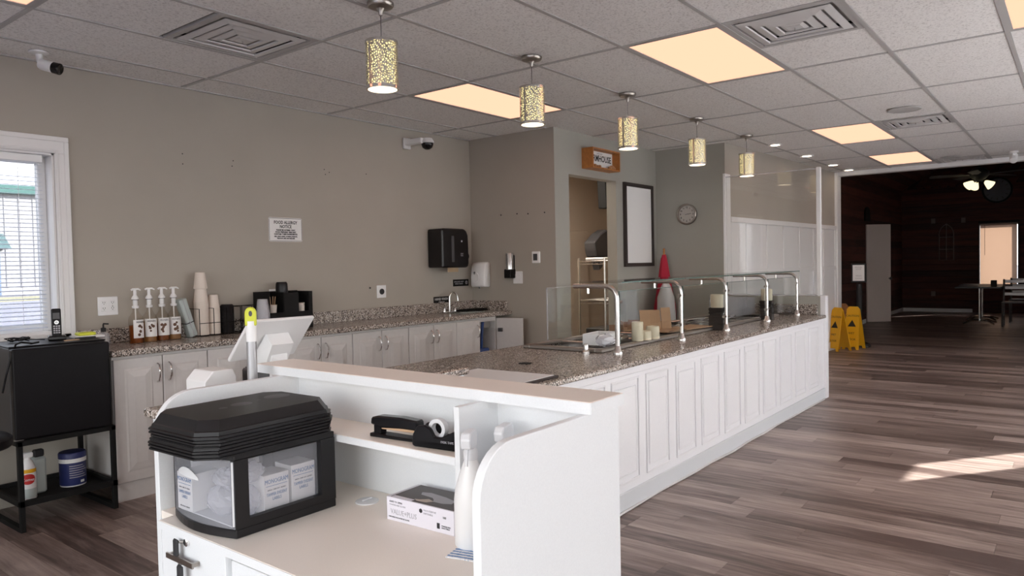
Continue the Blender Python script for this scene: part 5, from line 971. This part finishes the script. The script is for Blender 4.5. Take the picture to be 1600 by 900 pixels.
pb = [(-.072, .004), (-.066, .0), (.066, .0), (.072, .006), (.074, .048), (.066, .052), (.04, .040), (.02, .030), (.0, .030), (-.012, .050), (-.03, .058), (-.055, .054), (-.070, .03)]
for s in (-.026, .014): MB().prism(pb, 1, s, s+.012, .003).build('cheek', M['black'], t)
MB().prism([(-.07, .004), (-.066, .0), (.066, 0), (.072, .006), (.074, .048), (.060, .050), (.045, .02), (-.05, .02)], 1, -.026, .026, .003).build('body', M['black'], t); MB().lathe([(.026, -.009), (.026, .009), (.016, .009), (.016, -.009)], 24, mat=Matrix.Translation((-.004, 0, .047)) @ Matrix.Rotation(PI/2, 4, 'X'), caps=False).build('tape_roll', M['milkw'], t, True); text('DESK TAPE', .008, (.04, -.0264, .02), RB, M['inkgrey'], t)
def spray(x, y, lab, h=.27, rz=0.0):
    t = thing('spray_bottle', lab, 'bottle', (x, y, DT+.0005), rz, 'white spray bottles on the desk'); 
    prof = [(.001, 0), (.038, 0), (.042, .006), (.042, .11), (.039, .135), (.027, .175), (.015, .205), (.013, .215)]; b = MB(); b.lathe(prof, 22)
    b.build('bottle', M['plasticw'], t, True); MB().lathe([(.017, .205), (.017, .225), (.010, .235), (.001, .236)], 14).build('collar', M['milkw'], t, True)
    MB().prism([(-.055, .262), (-.05, .240), (-.012, .232), (.018, .232), (.022, .262), (.012, .276), (-.045, .276)], 1, -.012, .012, .003).build('spray_head', M['milkw'], t); MB().tube([(-.03, 0, .242), (-.042, 0, .222), (-.048, 0, .20)], .004, 6).build('trigger', M['milkw'], t); return t
t = spray(1.275, 1.131, 'white spray bottle leaning against the desk divider', rz=-.2); t.rotation_euler = (.0, 0, .5)
t2 = spray(1.372, 1.100, 'white spray bottle with blue label half hidden by the right side panel', rz=.3); band(.0425, .03, .11, -230, -110).build('label', M['inkblue'], t2, True)
o = MB().box(-.055, .055, -.075, .075, 0, .0025, .001).build('wipe_cloth', M['cloth']); o.location = (1.255, 1.075, DT+.0003); o.rotation_euler = (0, 0, .25); tag(o, 'blue and white striped wipe cloth beside the spray bottles', 'cloth')
t = thing('plastic_disc', 'small clear white disc lid lying on the desk behind the bin', 'lid', (1.345, 1.588, DT+.0003)); MB().lathe([(.033, 0), (.033, .003), (.028, .005), (.001, .005)], 24).build('disc', M['milkw'], t, True); MB().box(-.018, .018, -.004, .004, .005, .009, .002).build('tab', M['milkw'], t)
# ================================================================== FAR ROOM
t = thing('door_3', 'x', 'door'); bpy.data.objects.remove(t)
dp_ = Vector((16.38, 3.50, 0)); d0 = struct(MB().box(0, .54, -.02, .02, .012, 2.03, .003).build('door_1', P('far_door_paint', (.74, .64, .58), .6), loc=(16.38, 3.50, 0), rot=(0, 0, math.radians(-44))))
MB().lathe([(.012, 0), (.012, .03), (.028, .045), (.03, .06), (.02, .075), (.001, .078)], 16, mat=Matrix.Translation((.50, -.02, .91)) @ Matrix.Rotation(PI/2, 4, 'X')).build('door_knob', M['darksteel'], d0, True)
t = thing('arched_plaque', 'dark arched plaque above the far white door', 'plaque', (16.45, YL-.014, 2.10)); MB().prism([(-.22, 0), (.22, 0), (.22, .14)]+[(.22*math.cos(math.radians(a)), .14+.16*math.sin(math.radians(a))) for a in range(15, 180, 15)]+[(-.22, .14)], 1, -.03, 0, .004).build('board', M['blackmat'], t)
t = thing('gothic_frame', 'thin pale gothic arch window frame hung on the far wood wall', 'wall decor', (XE-.012, 2.55, 1.25))
gf = MB(); hw = .15
pts = [(-hw, 0), (-hw, .62)]+[(hw-2*hw*math.cos(math.radians(a)), .62+2*hw*math.sin(math.radians(a))*.95) for a in (15, 30, 45, 60)]
pr = [(-a, b) for a, b in pts][::-1]
gf.tube([(-.015, a, b) for a, b in pts+pr], .012, 6, closed=True)
gf.tube([(-.015, 0, 0), (-.015, 0, .88)], .009, 5)
for z in (.26, .55): gf.tube([(-.015, -hw, z), (-.015, hw, z)], .009, 5)
gf.build('arch_frame', P('dull_pale_paint', (.20, .15, .14), .7), t)
t = thing('large_round_clock', 'large dark round clock high on the far wood wall', 'clock', (XE-.012, 1.53, 2.85)); MB().lathe([(.30, 0), (.30, .03), (.27, .035), (.26, .015)], 36, mat=RX, caps=False).build('rim', M['blackmat'], t, True); MB().lathe([(.26, .014), (.001, .015)], 36, mat=RX, caps=False).build('face', M['graphite'], t)
for h in range(12):
    a = 2*PI*h/12; MB().box(-.022, -.016, -.008, .008, .18, .24, mat=Matrix.Rotation(a, 4, 'X')).build('hour_mark', M['brownblack'], t)
for (y, z, lab, nm) in ((2.827, .44, 'small pale outlet plate low on the far wood wall', 'outlet_plate'), (2.823, 2.20, 'small pale box high on the far wood wall left of the gothic frame', 'sensor_box'), (2.2, 2.19, 'emergency light unit on the far wood wall beside the window', 'emergency_light')):
    t = thing(nm, lab, 'fixture', (XE-.012, y, z)); MB().box(-.03, 0, -.045, .045, -.06, .06, .004).build('cover', bpy.data.materials['dull_pale_paint'], t)
pb_ = thing('window_blind', 'peach glowing blind drawn over the far window', 'blind', (XE-.045, 0, 0)); 
for k in range(46): MB().box(-.001, .001, WYa+.01, WYb-.01, WZa+.02+k*.030, WZa+.0505+k*.030).build('slat', M['peachblind'], pb_) if k == 0 else None
s0 = [c for c in pb_.children][0]
for k in range(1, 46):
    o = s0.copy(); COL.objects.link(o); o.location = (0, 0, k*.030)
MB().box(-.015, .015, WYa, WYb, WZb-.03, WZb+.005, .003).build('headrail', M['peachblind'], pb_); MB().box(-.01, .01, WYa+.005, WYb-.005, WZa, WZa+.02).build('bottom_rail', M['woodstick'], pb_); MB().tube([(-.012, WYb-.10, WZb-.02), (-.012, WYb-.10, 1.35)], .004, 5).build('tilt_wand', M['brownblack'], pb_)
# ceiling fan
cf = thing('ceiling_fan', 'dark ceiling fan with two lit glass shades in the far room', 'fan', (13.0, 1.21, 2.50))
MB().tube([(0, 0, .16), (0, 0, slope_z(1.21)-2.5)], .014, 8).build('downrod', M['blackmat'], cf); MB().lathe([(.02, .17), (.09, .15), (.13, .10), (.13, .05), (.09, .0), (.04, -.03), (.001, -.03)], 24).build('motor', M['blackmat'], cf, True)
for k in range(5):
    a = math.radians(-38+72*k); b_ = MB().prism([(.10, -.015), (.20, -.03), (.24, -.055), (.64, -.065), (.66, 0), (.64, .065), (.24, .055), (.20, .03), (.10, .015)], 2, -.004, .004, mat=Matrix.Rotation(a, 4, 'Z') @ Matrix.Translation((0, 0, .06)) @ Matrix.Rotation(.2, 4, 'X')).build('blade', M['candlewood'], cf)
for s, a in ((-1, 120), (1, -60), (1, 30)):
    r_ = math.radians(a); dv = Vector((math.cos(r_), math.sin(r_), -.75)).normalized(); rm = dv.to_track_quat('Z', 'Y').to_matrix().to_4x4(); rm.translation = (.05*math.cos(r_), .05*math.sin(r_), -.02)
    MB().tube([(0, 0, -.02), (.07*math.cos(r_), .07*math.sin(r_), -.05)], .01, 6).build('lamp_arm', M['blackmat'], cf); MB().lathe([(.02, .04), (.035, .06), (.06, .12), (.07, .15), (.001, .15)], 16, mat=rm).build('glass_shade', M['fanglow'], cf, True)
# tables and chairs
def cafe_table(x, y, lab, rz=0):
    t = thing('cafe_table', lab, 'table', (x, y, 0), rz, 'dark cafe tables in the far room'); MB().box(-.38, .38, -.38, .38, .71, .74, .006).build('tabletop', M['graphite'], t)
    for s in (-.05, .05): MB().tube([(s, 0, .05), (s, 0, .71)], .018, 10).build('column', M['steel'], t)
    for k in range(4):
        a = PI/4+k*PI/2; MB().tube([(.03*math.cos(a), .03*math.sin(a), .075), (.18*math.cos(a), .18*math.sin(a), .07), (.36*math.cos(a), .36*math.sin(a), .018)], [.022, .022, .016], 8).build('foot', M['steel'], t)
    return t
cafe_table(16.95, 1.57, 'dark square cafe table on steel columns before the far window, nearer one'); cafe_table(18.0, 1.62, 'dark square cafe table standing behind the nearer one by the far window')
def chair(x, y, rz, lab):
    t = thing('cafe_chair', lab, 'chair', (x, y, 0), rz, 'dark ladder back chairs in the far room'); MB().box(-.2, .2, -.2, .2, .44, .465, .01).build('seat', M['graphite'], t)
    for xx in (-.18, .18):
        MB().tube([(xx, -.18, 0), (xx, -.18, .44)], .016, 8).build('leg', M['darksteel'], t); MB().tube([(xx, .18, 0), (xx, .18, .45), (xx, .22, .88)], .016, 8).build('leg', M['darksteel'], t); MB().tube([(xx, -.18, .2), (xx, .18, .2)], .01, 6).build('stretcher', M['darksteel'], t)
    for z in (.60, .72, .84): MB().box(-.18, .18, .19+(z-.45)*.09, .205+(z-.45)*.09, z-.03, z+.03, .004).build('slat', M['darksteel'], t)
    return t
chair(16.55, .98, PI*.5+PI, 'dark chair with thin legs at the right edge of the photo, nearer one'); chair(17.6, .93, -PI*.5, 'dark chair further back at the right edge of the photo')
t = thing('menu_holder', 'small black menu holder standing on the near cafe table', 'menu holder', (16.85, 1.33, .7405)); MB().box(-.03, .03, -.05, .05, 0, .12, .006).build('holder', M['ink'], t)
t = thing('sign_stand', 'black pedestal sign stand with a framed white sheet', 'sign stand', (11.93, 2.65, 0), 0)
MB().lathe([(.165, 0), (.165, .02), (.14, .05), (.05, .09), (.045, .10)], 6).build('base', M['ink'], t); MB().lathe([(.042, .08), (.042, .95), (.03, .96)], 16).build('pole', M['ink'], t, True)
fy = Matrix.Translation((-.02, 0, 1.12)); MB().box(-.012, .012, -.105, .105, -.145, .145, .004, mat=fy).build('frame', M['ink'], t); MB().box(-.0145, -.012, -.082, .082, -.12, .12, mat=fy).build('sheet', M['paper'], t)
for k, (s, z) in enumerate((('SPECIAL', .085), ('SOUP', .055), ('FRESH', -.045), ('TODAY', -.085))): text(s, .03, (-.035, 0, 1.12+z), RA, M['inkgrey'], t)
def wet_sign(x, y, rz, lab, mk='yellow', lean=.20):
    t = thing('wet_floor_sign', lab, 'floor sign', (x, y, 0), rz, 'folding wet floor signs')
    for s in (-1, 1):
        mm = Matrix.Translation((s*.13, 0, 0)) @ Matrix.Rotation(-s*lean, 4, 'Y'); p = MB().prism([(-.12, 0), (-.08, 0), (-.07, .04), (.07, .04), (.08, 0), (.12, 0), (.09, .60), (.06, .64), (-.06, .64), (-.09, .60)], 0, -.006, .006, mat=mm).build('leaf', M[mk], t)
        if s == -1:
            for q, (tx, z) in enumerate((('CAUTION', .50), ('WET', .24), ('FLOOR', .15))):
                o = text(tx, .042, (0, 0, 0), (0, 0, 0), M['ink'], t, sx=.9); o.matrix_local = mm @ Matrix.Translation((-.0066, 0, z)) @ Matrix.Rotation(-PI/2, 4, 'Z') @ Matrix.Rotation(PI/2, 4, 'X')
            o = MB().prism([(-.06, 0), (.06, 0), (0, .1)], 0, -.0068, -.006, mat=mm @ Matrix.Translation((0, 0, .34))).build('warning_triangle', M['ink'], t)
    return t
wet_sign(11.30, 2.80, -.5, 'yellow folding wet floor sign nearest the wainscot wall'); wet_sign(11.62, 2.66, -.15, 'yellow folding wet floor sign between the other two'); wet_sign(12.15, 2.95, .3, 'duller folded floor sign standing behind the yellow ones', 'orangewood', .12)
